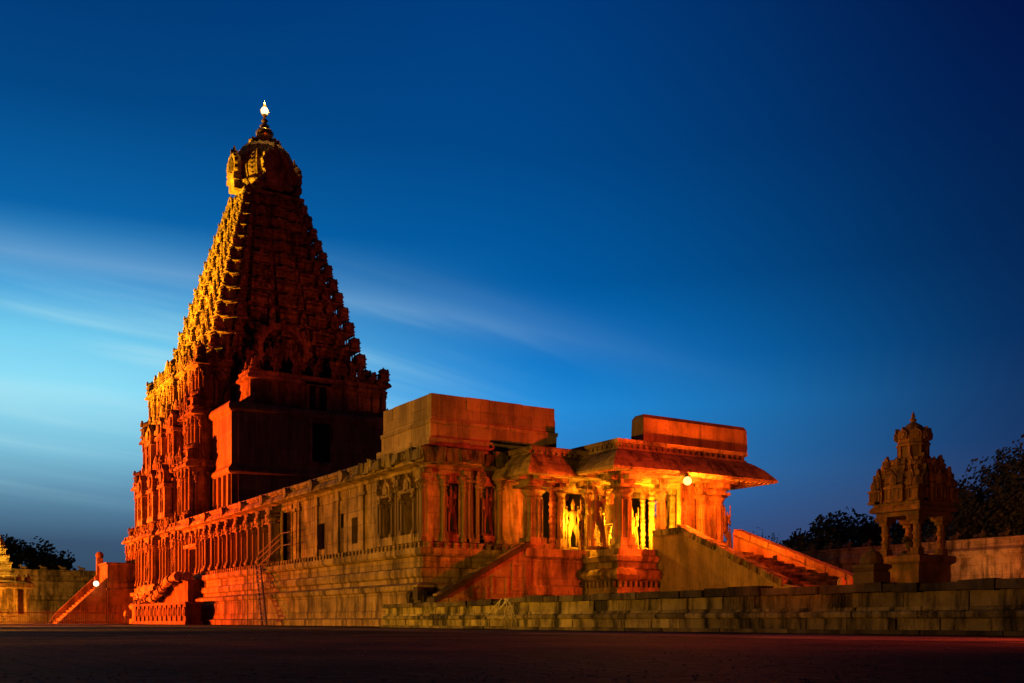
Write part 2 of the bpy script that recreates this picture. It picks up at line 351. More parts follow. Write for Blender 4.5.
# ------------------------------------------------------------------ ground
def flat(name, x0, x1, y0, y1, z, mat, nx=1, ny=1):
    vs = [(x0+(x1-x0)*i/nx, y0+(y1-y0)*j/ny, z) for j in range(ny+1) for i in range(nx+1)]
    fs = [(j*(nx+1)+i, j*(nx+1)+i+1, (j+1)*(nx+1)+i+1, (j+1)*(nx+1)+i) for j in range(ny) for i in range(nx)]
    me = bpy.data.meshes.new(name); me.from_pydata(vs, [], fs); me.materials.append(mat); o = bpy.data.objects.new(name, me); col.objects.link(o); o['kind'] = 'structure'; return o
def ground_mat(name, c1, c2, bw, bh, rough):
    m, nt, b = new_mat(name); n = nt.nodes; l = nt.links
    tc = n.new('ShaderNodeTexCoord'); br = n.new('ShaderNodeTexBrick'); l.new(tc.outputs['Object'], br.inputs[0]); br.inputs['Scale'].default_value = 1
    br.inputs['Brick Width'].default_value = bw; br.inputs['Row Height'].default_value = bh; br.inputs['Mortar Size'].default_value = .02
    br.inputs['Color1'].default_value = c1 + (1,); br.inputs['Color2'].default_value = c2 + (1,); br.inputs['Mortar'].default_value = (.02, .014, .01, 1)
    k = n.new('ShaderNodeTexNoise'); k.inputs['Scale'].default_value = .35; k.inputs['Detail'].default_value = 8; l.new(tc.outputs['Object'], k.inputs[0])
    r = n.new('ShaderNodeMapRange'); l.new(k.outputs[0], r.inputs[0]); r.inputs[1].default_value = .35; r.inputs[2].default_value = .7; r.inputs[3].default_value = .25; r.inputs[4].default_value = 1.6
    mx = n.new('ShaderNodeVectorMath'); mx.operation = 'SCALE'; l.new(br.outputs['Color'], mx.inputs[0]); l.new(r.outputs[0], mx.inputs['Scale']); l.new(mx.outputs[0], b.inputs['Base Color'])
    b.inputs['Roughness'].default_value = rough; b.inputs['Specular IOR Level'].default_value = .03
    k2 = n.new('ShaderNodeTexNoise'); k2.inputs['Scale'].default_value = 6; k2.inputs['Detail'].default_value = 6; l.new(tc.outputs['Object'], k2.inputs[0])
    a = n.new('ShaderNodeMath'); a.operation = 'MULTIPLY_ADD'; l.new(br.outputs['Fac'], a.inputs[0]); a.inputs[1].default_value = -.4; l.new(k2.outputs[0], a.inputs[2])
    bp = n.new('ShaderNodeBump'); bp.inputs['Strength'].default_value = 1; bp.inputs['Distance'].default_value = .08; l.new(a.outputs[0], bp.inputs['Height']); l.new(bp.outputs[0], b.inputs['Normal'])
    return m
flat('ground', -1500, 1500, -1500, 1500, 0, ground_mat('brick_paving', (.075, .036, .013), (.045, .022, .009), .62, .3, .85))
flat('path', -230, 30, 15.5, 21.5, .004, ground_mat('stone_paving', (.20, .12, .07), (.14, .085, .05), 1.1, .7, .8))

# ------------------------------------------------------------------ the tall tower
TX, TY = -138.0, 47.0
tower = thing('temple_tower', 'tall stepped pyramid temple tower of carved granite, floodlit orange on its left face', 'tower', (TX, TY, 0))
def bays(a, p1, p2, side=None):
    pts = []
    S = [(-(a+p1), a+p1), (-.70*a, a+p1), (-.70*a, a), (-.57*a, a), (-.57*a, a+p1), (-.33*a, a+p1), (-.33*a, a), (-.22*a, a), (-.22*a, a+p2),
         (.22*a, a+p2), (.22*a, a), (.33*a, a), (.33*a, a+p1), (.57*a, a+p1), (.57*a, a), (.70*a, a), (.70*a, a+p1)]
    for k in range(4):
        c_, s_ = math.cos(k*math.pi/2), math.sin(k*math.pi/2)
        for t, d in S: x, y = t, -d; pts.append((TX+x*c_-y*s_, TY+x*s_+y*c_))
    return pts
# plinth
m = MB(); m.loft(bays(14.3, .5, .9), [(.9, 0), (.9, .6), (.6, .7), (.6, 1.8), (.75, 1.9), (.95, 2.15), (.95, 2.45), (.75, 2.7), (.5, 2.75), (.5, 3.6), (.8, 3.7), (.8, 4.1), (.35, 4.2), (.35, 4.7), (0, 4.7)])
m.build('plinth', M['tower'], tower)
def side_place(k, t, d, z):      # t along the face (west to east on the south face), d outward
    c_, s_ = math.cos(k*math.pi/2), math.sin(k*math.pi/2)
    return (TX+t*c_+d*s_, TY+t*s_-d*c_, z), k*math.pi/2
count = {}
def ornament(kind, name, parent, k, t, d, z, w, h, dep, cap=96):
    loc, rz = side_place(k, t, d, z); n = count.get(name, 0)
    loc = (loc[0], loc[1], z)
    w *= random.uniform(.94, 1.06); h *= random.uniform(.93, 1.07)
    if n < cap and k < 2:
        count[name] = n+1; inst(MESH[kind], name, parent, loc, rz, (w, dep, h))
    else: REST.add(ORN[kind], loc, rz, (w, dep, h))
REST = MB()
def storey(a, z0, z1, p1, p2, pil=True):
    m = MB(); H = z1-z0
    m.loft(bays(a, p1, p2), [(.12, z0), (.12, z0+.3), (0, z0+.32), (0, z1-1.25), (.12, z1-1.2), (.12, z1-.95), (.55, z1-.9), (.6, z1-.72), (.42, z1-.4), (.2, z1-.22), (.28, z1-.2), (.28, z1-.02), (0, z1)])
    m2 = m
    for k in range(4):                          # horseshoe gablets carved along the cornice
        for i in range(15):
            t = -a+2*a*(i+.5)/15; b = MB(); disc(b, 0, 0, 0, .33, .1, 9)
            loc, rz = side_place(k, t, a+.95*(p2 if abs(t) < .22*a else p1 if (abs(t) > .7*a or .33*a < abs(t) < .57*a) else 0)+.5, z1-.62)
            m2.add(b, loc, rz)
    o = m2.build('storey', M['tower'], tower)
    hp = z1-1.25-z0-.3
    for k in range(4):
        for u, p in ((-.98, p1), (-.86, p1), (-.74, p1), (-.55, p1), (-.45, p1), (-.35, p1), (-.2, p2), (-.08, p2), (.08, p2), (.2, p2), (.35, p1), (.45, p1), (.55, p1), (.74, p1), (.86, p1), (.98, p1)):
            if k < 2 or pil: ornament('pilaster', 'pilaster', o, k, u*a, a+p+.12, z0+.3, .42, hp, .42)
        for u, p in ((-.635, 0), (-.275, 0), (.275, 0), (.635, 0), (0, p2), (-.80, p1), (.80, p1)):
            ornament('guardian', 'niche_figure', o, k, u*a, a+p+.15, z0+.6, 1.0, hp*.62, .7)
            b = MB(); disc(b, 0, 0, 0, .55, .16, 12); loc, rz = side_place(k, u*a, a+p+.22, z0+.5+hp*.74); REST.add(b, loc, rz)
    return o
storey(14.3, 4.7, 12.0, .5, .9)
# row of small shrines and seated figures on top of each cornice
def shrine_row(parent, a, z, h, big=1.0, dep=None, figs=True):
    dep = dep or h*.42
    for k in range(4):
        ornament('kuta', 'miniature_shrine', parent, k, -(a-.1), a-.1, z, h*.8, h*big, h*.8)
        ornament('shala', 'miniature_shrine', parent, k, -.45*a, a+.05, z, h*1.35, h*big, dep*1.3)
        ornament('shala', 'miniature_shrine', parent, k, .45*a, a+.05, z, h*1.35, h*big, dep*1.3)
        ornament('shala', 'miniature_shrine', parent, k, 0, a+.25, z, h*1.6, h*1.12*big, dep*1.5)
        for u in (-.72, -.24, .24, .72): ornament('panjara', 'miniature_shrine', parent, k, u*a, a, z, h*.52, h*.8*big, dep)
        if figs:
            for u in (-.6, -.33, -.13, .13, .33, .6): ornament('figure', 'carved_figure', parent, k, u*a, a+.28, z, h*.5, h*.66, h*.45)
s2 = storey(13.3, 12.0, 19.4, .5, .8); shrine_row(s2, 14.2, 12.0, 1.5, figs=True)
s3 = storey(12.5, 19.4, 25.8, .4, .7); shrine_row(s3, 13.4, 19.4, 2.1)
s4 = storey(11.9, 25.8, 32.0, .35, .6); shrine_row(s4, 12.5, 25.8, 2.4); shrine_row(s4, 12.1, 32.0, 1.75)
# big projecting niches with hooded arches on the south and east faces
for k in (0, 1, 2, 3):
    for u in (-.45, .45, 0):
        m = MB()
        for z, d, w, hh in ((13.0, 14.6, 3.2, 6.0), (20.2, 13.5, 3.2, 5.6)):
            b = MB(); b.box(-w/2, w/2, -.5, .5, 0, hh*.1); b.box(-w/2+.2, -w/2+.75, -.45, .45, hh*.1, hh*.62); b.box(w/2-.75, w/2-.2, -.45, .45, hh*.1, hh*.62)
            b.box(-w/2-.15, w/2+.15, -.65, .5, hh*.62, hh*.7, .08); disc(b, 0, 0, hh*.84, w*.36, .45, 16); b.box(-w*.3, w*.3, -.1, .5, hh*.1, hh*.62)
            loc, rz = side_place(k, u*13, d, z); m.add(b, loc, rz)
            if k < 2: inst(MESH['guardian'], 'arch_figure', tower, side_place(k, u*13, d+.25, z+hh*.1)[0][:2]+(z+hh*.1,), rz, (1.3, .9, hh*.5))
        m.build('hooded_niche', M['tower'], tower)
# stepped pyramid
levels = 13; zs = [32.0]; h0 = 2.35
hs = [h0*(1-.028*i) for i in range(levels)]; tot = sum(hs); hs = [h*(56.6-32.0)/tot for h in hs]
z = 32.0
for i in range(levels):
    h = hs[i]; fr = (z-32)/(56.6-32); a = 10.7*(1-fr)+4.0*fr + .15*math.sin(fr*math.pi)
    m = MB(); m.loft(bays(a-1.5, .15, .3), [(.7, z-.02), (.7, z+h*.08), (0, z+h*.1), (0, z+h*.74), (.3, z+h*.76), (.6, z+h*.80), (1.0, z+h*.82), (1.02, z+h*.88), (.8, z+h*.96), (.6, z+h), (0, z+h)])
    for k in range(4):
        n = max(5, int(a*1.3))
        for q in range(n):
            t = -a+2*a*(q+.5)/n; b = MB(); disc(b, 0, 0, 0, h*.12, .07, 7); loc, rz = side_place(k, t, a-.4, z+h*.88); m.add(b, loc, rz)
            loc, rz = side_place(k, t, a-1.4, z+h*.1); b = MB(); b.cbox(0, 0, .16, .16, 0, h*.58); m.add(b, loc, rz)
    o = m.build('tier', M['tower'], tower); shrine_row(o, a-.35, z, h*.80, 1.0, dep=h*.5, figs=False)
    z += h
m = MB(); m.add(REST, (0, 0, 0)); o = m.build('upper_carving', M['tower'], tower); o['kind'] = 'stuff'
# neck, bulls at the corners, dome, gables, finial
m = MB(); m.box(TX-4.1, TX+4.1, TY-4.1, TY+4.1, 56.6, 57.0); m.lathe(TX, TY, [(3.3, 57.0), (3.1, 57.2), (3.1, 58.4), (3.3, 58.6)], 8, R(22.5))
for i in range(8):
    a = R(22.5+45*i); m.cbox(TX+3.1*math.cos(a), TY+3.1*math.sin(a), .4, .4, 57.0, 58.5)
m.build('neck', M['tower'], tower)
DP = [(3.5, 58.4), (3.9, 58.5), (3.95, 58.8), (3.55, 59.2), (3.85, 60.2), (3.9, 61.2), (3.72, 62.4), (3.2, 63.6), (2.35, 64.4), (1.3, 64.8)]
m = MB(); m.lathe(TX, TY, DP, 32, R(5.6))
for i in range(16):
    a = R(11.25+22.5*i)
    for (r0, z0), (r1, z1) in zip(DP[3:], DP[4:-1]): m.tube((TX+r0*math.cos(a), TY+r0*math.sin(a), z0), (TX+r1*math.cos(a), TY+r1*math.sin(a), z1), .13, .13, 5)
for k in range(7):
    z0 = 59.6+k*.55; rr = [3.68, 3.8, 3.88, 3.88, 3.78, 3.6, 3.35][k]
    for i in range(32): a = R(11.25*i); m.ball((TX+rr*math.cos(a), TY+rr*math.sin(a), z0), .17, .17, .15, 5, 4)
m.lathe(TX, TY, [(1.5, 64.6), (2.0, 64.8), (2.1, 65.05), (1.4, 65.25), (.8, 65.3)], 16)
for i in range(16):
    a = 2*math.pi*i/16; m.ball((TX+2.0*math.cos(a), TY+2.0*math.sin(a), 65.1), .22, .22, .22, 5, 4)
m.build('dome', M['tower'], tower, label='ribbed bulbous stone dome crowning the tower')
for k in range(4):
    m = MB(); b = MB(); disc(b, 0, 0, 0, 1.75, .5, 22); disc(b, 0, -.25, 0, 1.2, .4, 18, False)
    for q in range(9):
        a = R(-20+220*q/8); b.ball((1.75*math.cos(a), -.2, 1.75*math.sin(a)), .32, .4, .32, 6, 4)
    b.box(-1.5, 1.5, -.6, .6, -1.9, -1.2); b.box(-1.2, 1.2, -.4, .6, -3.0, -1.9); b.tube((0, 0, 2.2), (0, 0, 3.1), .35, .08, 6); b.add(ORN['seated'], (0, -.5, -1.0), 0, (1.2, .6, 1.8))
    loc, rz = side_place(k, 0, 4.15, 60.7); m.add(b, loc, rz); m.build('dome_gable', M['tower'], tower)
for sx in (-1, 1):
    for sy in (-1, 1): inst(MESH['bull'], 'bull_figure', tower, (TX+3.1*sx, TY+3.1*sy, 57.0), R(45 if sx*sy > 0 else -45)+(0 if sx > 0 else math.pi), (1.6, 1.5, 1.6))
m = MB(); m.lathe(TX, TY, [(1.0, 65.2), (.5, 65.5), (1.1, 65.9), (1.25, 66.4), (.9, 66.9), (.35, 67.1), (.7, 67.35), (.35, 67.6), (.28, 67.9), (.5, 68.1), (.2, 68.4), (.1, 68.9)], 14)
m.build('finial', M['gold'], tower, smooth=True)
# projecting eastern blocks
m = MB(); m.rect(-127.5, -119, 38.8, 55.2, [(0, 5), (0, 18.5), (.35, 18.6), (.35, 19.1), (0, 19.3), (0, 24.3), (.3, 24.4), (.35, 24.7), (0, 25), (0, 28.4), (.15, 28.5), (.45, 28.6), (.45, 28.9), (.2, 29.2), (.2, 29.6), (0, 29.6)])
for q in range(9):
    y = 39.6+q*1.85; m.cbox(-118.95, y, .25, .5, 19.3, 24.3); m.cbox(-118.95, y, .25, .5, 25, 28.4)
m.build('eastern_block', M['tower'], tower)
m = MB(); m.rect(-127.7, -117, 36, 57.6, [(0, 5), (0, 17.0), (.3, 17.1), (.5, 17.3), (.5, 17.6), (.1, 18.0), (0, 18.2), (0, 24.1), (.2, 24.2), (.45, 24.4), (.45, 24.8), (.2, 25.2), (0, 25.2)])
for q in range(6): m.cbox(-127+q*1.9, 35.85, .4, .35, 5, 17)
for q in range(11): m.cbox(-116.98, 37+q*2, .2, .5, 11.5, 17); m.cbox(-116.98, 37+q*2, .2, .5, 18.2, 24.1)
m.build('eastern_block', M['smooth'], tower)
for e, n, z0, z1 in ((-118.9, 47, 25.3, 28.2), (-116.9, 46.6, 19.4, 23.4)):
    w = 1.1
    m = MB(); m.box(e, e+.25, n-w-.4, n-w, z0-.3, z1+.3); m.box(e, e+.25, n+w, n+w+.4, z0-.3, z1+.3); m.box(e, e+.35, n-w-.6, n+w+.6, z1+.3, z1+.7); m.box(e, e+.35, n-w-.5, n+w+.5, z0-.6, z0-.3)
    o = m.build('window', M['tower'], tower)
    m = MB(); m.box(e-.02, e+.06, n-w, n+w, z0-.3, z1+.3); m.build('shade_sheet', M['black'], o)  # black sheet on the solid wall, window shade put into its colour
m = MB(); b = MB()
pts = [(3.3*math.cos(R(-35+250*i/22)), 3.3*math.sin(R(-35+250*i/22))) for i in range(23)]; inn = [(2.6*math.cos(R(-35+250*i/22)), 2.6*math.sin(R(-35+250*i/22))) for i in range(23)]
for i in range(22): b.hexa([(pts[i][0], -.5, pts[i][1]), (pts[i+1][0], -.5, pts[i+1][1]), (inn[i+1][0], -.5, inn[i+1][1]), (inn[i][0], -.5, inn[i][1]), (pts[i][0], .5, pts[i][1]), (pts[i+1][0], .5, pts[i+1][1]), (inn[i+1][0], .5, inn[i+1][1]), (inn[i][0], .5, inn[i][1])])

for i in range(1, 22, 2): b.ball((pts[i][0]*1.05, -.3, pts[i][1]*1.05), .45, .4, .45, 6, 4)
for t, hh in ((-2.0, 2.4), (-1.0, 3.2), (0, 3.8), (1.0, 3.2), (2.0, 2.4)): b.add(ORN['guardian'], (t, -.3, -2.4), 0, (1.5, 1, hh))
m.add(b, (-124.4, 44.6, 33.6), math.pi/2); m.build('horseshoe_gable', M['tower'], tower)
for q in range(7): inst(MESH['figure' if q % 2 else 'seated'], 'parapet_figure', tower, (-119.6, 39.6+q*2.5, 29.6), math.pi/2, (1.2, 1.0, 1.7))
for q in range(4): inst(MESH['seated'], 'parapet_figure', tower, (-126.5+q*2.3, 39.3, 29.6), 0, (1.1, 1.0, 1.5))
# rooftop lamp
lt = thing('rooftop_lamp', 'bright white lamp burning on the golden finial at the very top of the tower', 'lamp', (TX, TY, 68.6))
m = MB(); m.lathe(TX, TY, [(.3, 68.75), (.34, 68.85), (.3, 69.0)], 10); m.build('lamp_base', M['iron'], lt)
m = MB(); m.ball((TX, TY, 69.45), .5, .5, .55, 16, 10); m.build('bulb', glow('white_bulb', (1, .80, .34), 3.2), lt, smooth=True)
m = MB()
for i in range(8): a = R(45*i); m.tube((TX+.34*math.cos(a), TY+.34*math.sin(a), 68.9), (TX+.62*math.cos(a), TY+.62*math.sin(a), 69.45), .03); m.tube((TX+.62*math.cos(a), TY+.62*math.sin(a), 69.45), (TX, TY, 70.25), .03)
m.lathe(TX, TY, [(.25, 70.1), (.2, 70.3), (.04, 70.6), (.02, 70.9)], 8); m.build('lamp_cage', M['gold'], lt)
point('rooftop_lamp_light', (TX, TY, 71.1), 3600, (1, .5, .12), .3)

# ------------------------------------------------------------------ the long hall
hall = thing('temple_hall', 'long low pillared granite hall between the tall tower and the lit porch, floodlit orange', 'hall', (-89, 45, 0))
W0, W1, S0, S1 = -118.0, -59.6, 31.0, 55.0
m = MB(); m.rect(W0, W1, S0, S1, [(1.7, 0), (1.7, .45), (1.35, .55), (1.35, 1.0), (1.3, 1.05), (1.3, 2.2), (1.45, 2.3), (1.5, 2.6), (1.1, 2.75), (.75, 2.8), (.75, 3.1), (.9, 3.2), (.95, 3.45), (.9, 3.7), (.65, 3.8), (.65, 4.45), (.85, 4.5), (1.0, 4.65), (1.0, 5.0), (.5, 5.05), (.5, 5.4), (0, 5.45), (0, 5.5)])
x = W0-.5
while x < W1+.5: m.box(x, x+.28, S0-.68, S0-.3, 5.02, 5.38); x += .62       # dentil band
y = S0-.3
while y < 44: m.box(W1+.3, W1+.68, y, y+.28, 5.02, 5.38); y += .62
m.build('plinth', M['stone'], hall)
m = MB(); m.box(W0+1.2, W1-6, S0+1.2, S1-.6, 5.3, 10.6); m.build('core_wall', M['stone'], hall)
m = MB(); m.rect(W0, W1, S0, S1, [(0, 10.1), (.12, 10.12), (.12, 10.35), (.3, 10.4), (.75, 10.45), (.8, 10.6), (.62, 10.9), (.35, 11.1), (.35, 11.2), (.5, 11.25), (.5, 11.5), (.3, 11.6), (0, 11.6)])
m.build('cornice', M['stone'], hall)
# broken, weathered eave stones near the eastern end
m = MB(); x = on_south(366, S0)
while x < W1+.9:
    w = random.uniform(.7, 1.3); m.rock(x, min(x+w-.06, W1+1.0), S0-1.0-random.uniform(0, .2), S0-.3, 10.6+random.uniform(-.05, .1), 11.35+random.uniform(-.2, .15), .13); x += w
y = S0-.9
while y < 40:
    w = random.uniform(.7, 1.3); m.rock(W1+.3, W1+.95+random.uniform(0, .3), y, y+w-.06, 10.5+random.uniform(-.1, .1), 11.4+random.uniform(-.2, .15), .12); y += w
m.build('eave_stones', M['old'], hall, label='broken weathered eave stones on the near corner of the hall')
# south wall: solid panels between niches, doors and slits
def panel(mb, x0, x1, z0=5.45, z1=10.15, y=S0): mb.box(x0, x1, y, y+1.3, z0, z1)
mw = MB(); Xs = lambda p: on_south(p, S0)
WZ0, WZ1 = 5.45, 10.15
def opening(px0, px1, z0, z1):           # a real hole in the panel wall and a black sheet for the shade inside
    m = MB(); a, b = Xs(px0), Xs(px1); m.box(a-.1, b+.1, S0+1.1, S0+1.19, z0-.1, z1+.1); m.build('shade_sheet', M['black'], hall)
# western part, deep niches
npx = [208.5, 214, 221, 229, 238, 248.5, 260, 271]
mid_ = Xs(203.5)
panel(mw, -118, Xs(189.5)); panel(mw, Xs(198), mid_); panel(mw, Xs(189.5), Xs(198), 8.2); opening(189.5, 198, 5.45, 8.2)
for p, w in ((188.2, .4), (199.2, .4), (202, .3), (184.5, .4)): inst(MESH['stone_pilaster'], 'pilaster', hall, (Xs(p), S0-.15, 5.45), 0, (w, w, 4.6))
m = MB(); m.box(Xs(187.5), Xs(200), S0-.45, S0+.1, 8.25, 8.6); disc(m, Xs(193.7), S0-.1, 9.1, .7, .25, 14); m.build('niche_gable', M['stone'], hall)
edges = [mid_]
for i, p in enumerate(npx):
    a = Xs(p); w = .62
    edges += [a-w, a+w]
edges.append(Xs(276))
for i in range(0, len(edges), 2):
    panel(mw, edges[i], edges[i+1])
for i, p in enumerate(npx):
    a = Xs(p); mw.box(a-.62, a+.62, S0, S0+1.3, WZ0, 5.9); mw.box(a-.62, a+.62, S0, S0+1.3, 9.0, WZ1)
    inst(MESH['stone_figure'], 'niche_figure', hall, (a, S0+.7, 5.9), 0, (.8, .5, 2.7))
    for s in (-.82, .82): inst(MESH['stone_pilaster'], 'pilaster', hall, (a+s, S0-.2, 5.45), 0, (.36, .5, 3.9))
    b = MB(); disc(b, a, S0-.15, 9.35, .5, .2, 12); b.box(a-.9, a+.9, S0-.4, S0+.1, 8.85, 9.0); b.build('niche_gable', M['stone'], hall)
for i in range(len(npx)-1):
    a = (Xs(npx[i])+Xs(npx[i+1]))/2; inst(MESH['stone_pilaster'], 'pilaster', hall, (a, S0-.35, 5.45), 0, (.55, .75, 4.7))
# heavy pier and door by the ladder
a = Xs(279); b_ = Xs(284); panel(mw, Xs(276), Xs(284)); inst(MESH['stone_pilaster'], 'pilaster', hall, (a, S0-.45, 5.45), 0, (.9, .95, 4.7))
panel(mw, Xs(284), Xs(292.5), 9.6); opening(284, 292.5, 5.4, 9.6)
m = MB(); m.box(Xs(283.4), Xs(284), S0-.1, S0+.3, 5.45, 9.75); m.box(Xs(292.5), Xs(293.1), S0-.1, S0+.3, 5.45, 9.75); m.box(Xs(283), Xs(293.5), S0-.15, S0+.3, 9.75, 10.05); m.build('door_frame', M['stone'], hall)
panel(mw, Xs(292.5), Xs(318)); 
zt = lambda px, py: (621-py)/1047*(S0/(.847*(px-512)/1047+.531))+.35
def slit(p0, p1, y0, y1):
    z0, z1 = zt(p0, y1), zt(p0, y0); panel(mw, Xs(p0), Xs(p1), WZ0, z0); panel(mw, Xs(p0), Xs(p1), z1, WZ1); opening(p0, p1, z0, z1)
slit(319, 325, 524, 550); panel(mw, Xs(318), Xs(319)); panel(mw, Xs(325), Xs(341)); slit(341, 344, 514, 528); panel(mw, Xs(344), Xs(352)); slit(352, 358, 518, 544); panel(mw, Xs(358), Xs(383))
for p in (297, 300, 318, 339, 364, 380):
    m = MB(); a = Xs(p); m.box(a-.22, a+.22, S0-.14, S0+.1, WZ0, 9.4); m.box(a-.5, a+.5, S0-.22, S0+.1, 9.4, 9.65); m.box(a-.32, a+.32, S0-.18, S0+.1, 9.65, WZ1); m.build('flat_pilaster', M['stone'], hall)
for i in range(9):                       # drip brackets under the cornice
    a = -113+i*5.9; m = MB(); pts = [(a+.45*math.cos(R(150-240*t/8)), 10.95+.45*math.sin(R(150-240*t/8))) for t in range(9)]
    m.slab(pts, 'y', S0-.95, S0-.55); m.build('cornice_roundel', M['stone'], hall)
# eastern niches of the south wall
last = Xs(383)
for p in (390.5, 412):
    a = Xs(p); panel(mw, last, a-.7); mw.box(a-.7, a+.7, S0, S0+1.3, WZ0, 6.1); mw.box(a-.7, a+.7, S0, S0+1.3, 8.8, WZ1); last = a+.7
    inst(MESH['stone_figure'], 'niche_figure', hall, (a, S0+.3, 6.1), 0, (.9, .5, 2.5))
    for s in (-.9, .9): inst(MESH['stone_pilaster'], 'pilaster', hall, (a+s, S0-.2, 6.0), 0, (.34, .4, 2.9))
    for s in (-1.45, 1.45): inst(MESH['stone_pilaster'], 'pilaster', hall, (a+s, S0-.15, 5.45), 0, (.36, .4, 4.65))
    b = MB(); disc(b, a, S0-.15, 9.2, .6, .2, 14); b.box(a-1.2, a+1.2, S0-.45, S0+.1, 8.75, 8.95); b.build('niche_gable', M['stone'], hall); b = MB(); b.box(a-1.2, a+1.2, S0-.45, S0+.1, 5.45, 6.0); b.build('niche_sill', M['stone'], hall)
panel(mw, last, W1); mw.build('south_wall', M['stone'], hall)
inst(MESH['stone_pilaster'], 'pilaster', hall, (W1-.3, S0-.1, 5.45), 0, (.62, .62, 4.7))
# east wall
Ye = lambda p: on_east(p, W1)
me_ = MB(); last = S0+1.3
for p in (453, 489):
    a = Ye(p); w = .5; me_.box(W1-.62, W1, last, a-w, WZ0, WZ1); me_.box(W1-.62, W1, a-w, a+w, WZ0, 6.0); me_.box(W1-.62, W1, a-w, a+w, 9.3, WZ1); last = a+w
    inst(MESH['stone_figure'], 'niche_figure', hall, (W1-.25, a, 6.0), math.pi/2, (.8, .5, 3.1))
    for s in (-.75, .75): inst(MESH['stone_pilaster'], 'pilaster', hall, (W1+.2, a+s, 5.45), math.pi/2, (.34, .4, 4.3))
me_.box(W1-.62, W1, last, 39.4, WZ0, WZ1); me_.box(W1-.62, W1, 51.2, S1, WZ0, WZ1); me_.box(W1-.62, W1, 39.4, 51.2, 9.3, WZ1); me_.build('east_wall', M['stone'], hall)
for p in (468, 477): inst(MESH['stone_pilaster'], 'pilaster', hall, (W1+.2, Ye(p), 5.45), math.pi/2, (.5, .4, 4.7))
m = MB(); m.box(W1-5.95, W1-5.8, S0+1.3, S1-.7, 5.5, 10.1); m.build('shade_sheet', M['black'], hall)  # black sheet across the back, hall interior shade put into its colour
for yy in (40.6, 43.4, 46.0, 48.6): m = MB(); m.cbox(W1-3, yy, .8, .8, 5.5, 6.2); m.lathe(W1-3, yy, [(.32, 6.2), (.32, 8.6), (.5, 8.9), (.3, 9.1)], 10); m.cbox(W1-3, yy, .9, .9, 9.1, 10.1, -.1); m.build('inner_column', M['soot'], hall)
# unfinished roof block over the near corner
def masonry(mb, x0, x1, y0, y1, rows, bw, j=.018):
    mb.box(x0+.3, x1-.3, y0+.3, y1-.3, rows[0][0], rows[-1][1]-.05)
    for z0, z1, off in rows:
        for k, (a0, a1) in enumerate(((x0, x1), (y0, y1), (x0, x1), (y0, y1))):
            a = a0-off
            while a < a1+off-.02:
                w = min(random.uniform(.6, 1.4)*bw, a1+off-a); w = a1+off-a if a1+off-a-w < .4 else w; g = .02; e = random.uniform(-.015, .015); t = random.uniform(-.03, .0)
                if k == 0: mb.rock(a, a+w-g, y0-off+e, y0+.35, z0, z1+t, j)
                elif k == 1: mb.rock(x1-.35, x1+off+e, a, a+w-g, z0, z1+t, j)
                elif k == 2: mb.rock(a, a+w-g, y1-.35, y1+off+e, z0, z1+t, j)
                else: mb.rock(x0-off+e, x0+.35, a, a+w-g, z0, z1+t, j)
                a += w
m = MB(); masonry(m, -67.0, -59.8, 31.4, 41.0, [(11.6, 12.15, .38), (12.15, 13.1, .1), (13.1, 13.35, .17), (13.35, 14.2, .02), (14.2, 15.05, .0)], 2.4); m.box(-66.95, -59.85, 31.45, 40.95, 14.9, 15.0)
m.build('roof_block', M['smooth'], hall, label='plain rectangular masonry block on the hall roof above its near corner')

# ------------------------------------------------------------------ ladder and handrail on the hall
lad = thing('iron_ladder', 'rusty iron ladder with handrail leaning on the hall plinth below the dark doorway', 'ladder', (-93, 29, 0))
xa, xb = on_south(255.5, 29.3), on_south(271, 28.4)
m = MB(); h_ = 5.15
for s in (-.55, .55): m.tube((on_south(266, 28.0)+s, 27.9, 0), (on_south(257.5, 29.6)+s, 29.7, h_), .08)
m.build('side_rails', M['iron'], lad)
p0 = Vector((on_south(266, 28.0), 27.9, 0)); p1 = Vector((on_south(257.5, 29.6), 29.7, h_))
for i in range(1, 13):
    q = p0.lerp(p1, i/13); m = MB(); m.tube(q+Vector((-.55, 0, 0)), q+Vector((.55, 0, 0)), .075); m.build('rung', M['iron'], lad)
m = MB(); a = p1; bb = Vector((on_south(281, 29.9), 29.9, 6.6))
for dz in (0, .55, 1.0): m.tube(a+Vector((0, 0, dz)), bb+Vector((0, 0, dz)), .045)
for t in (0, .33, .66, 1): q = a.lerp(bb, t); m.tube(q-Vector((0, 0, .2)), q+Vector((0, 0, 1.0)), .045)
c3 = Vector((on_south(291, 29.9), 29.9, 6.6))
for dz in (0, 1.0): m.tube(bb+Vector((0, 0, dz)), c3+Vector((0, 0, dz)), .045)
m.tube(c3-Vector((0, 0, 1.2)), c3+Vector((0, 0, 1)), .045); m.build('handrail', M['iron'], lad)
m = MB(); m.tube((on_south(248, 29), 29.0, 0), (on_south(248, 29), 29.0, 5.0), .04); m.tube((on_south(254, 29), 29.0, 0), (on_south(254, 29), 29.0, 5.2), .04); m.build('standing_pipes', M['iron'], lad)

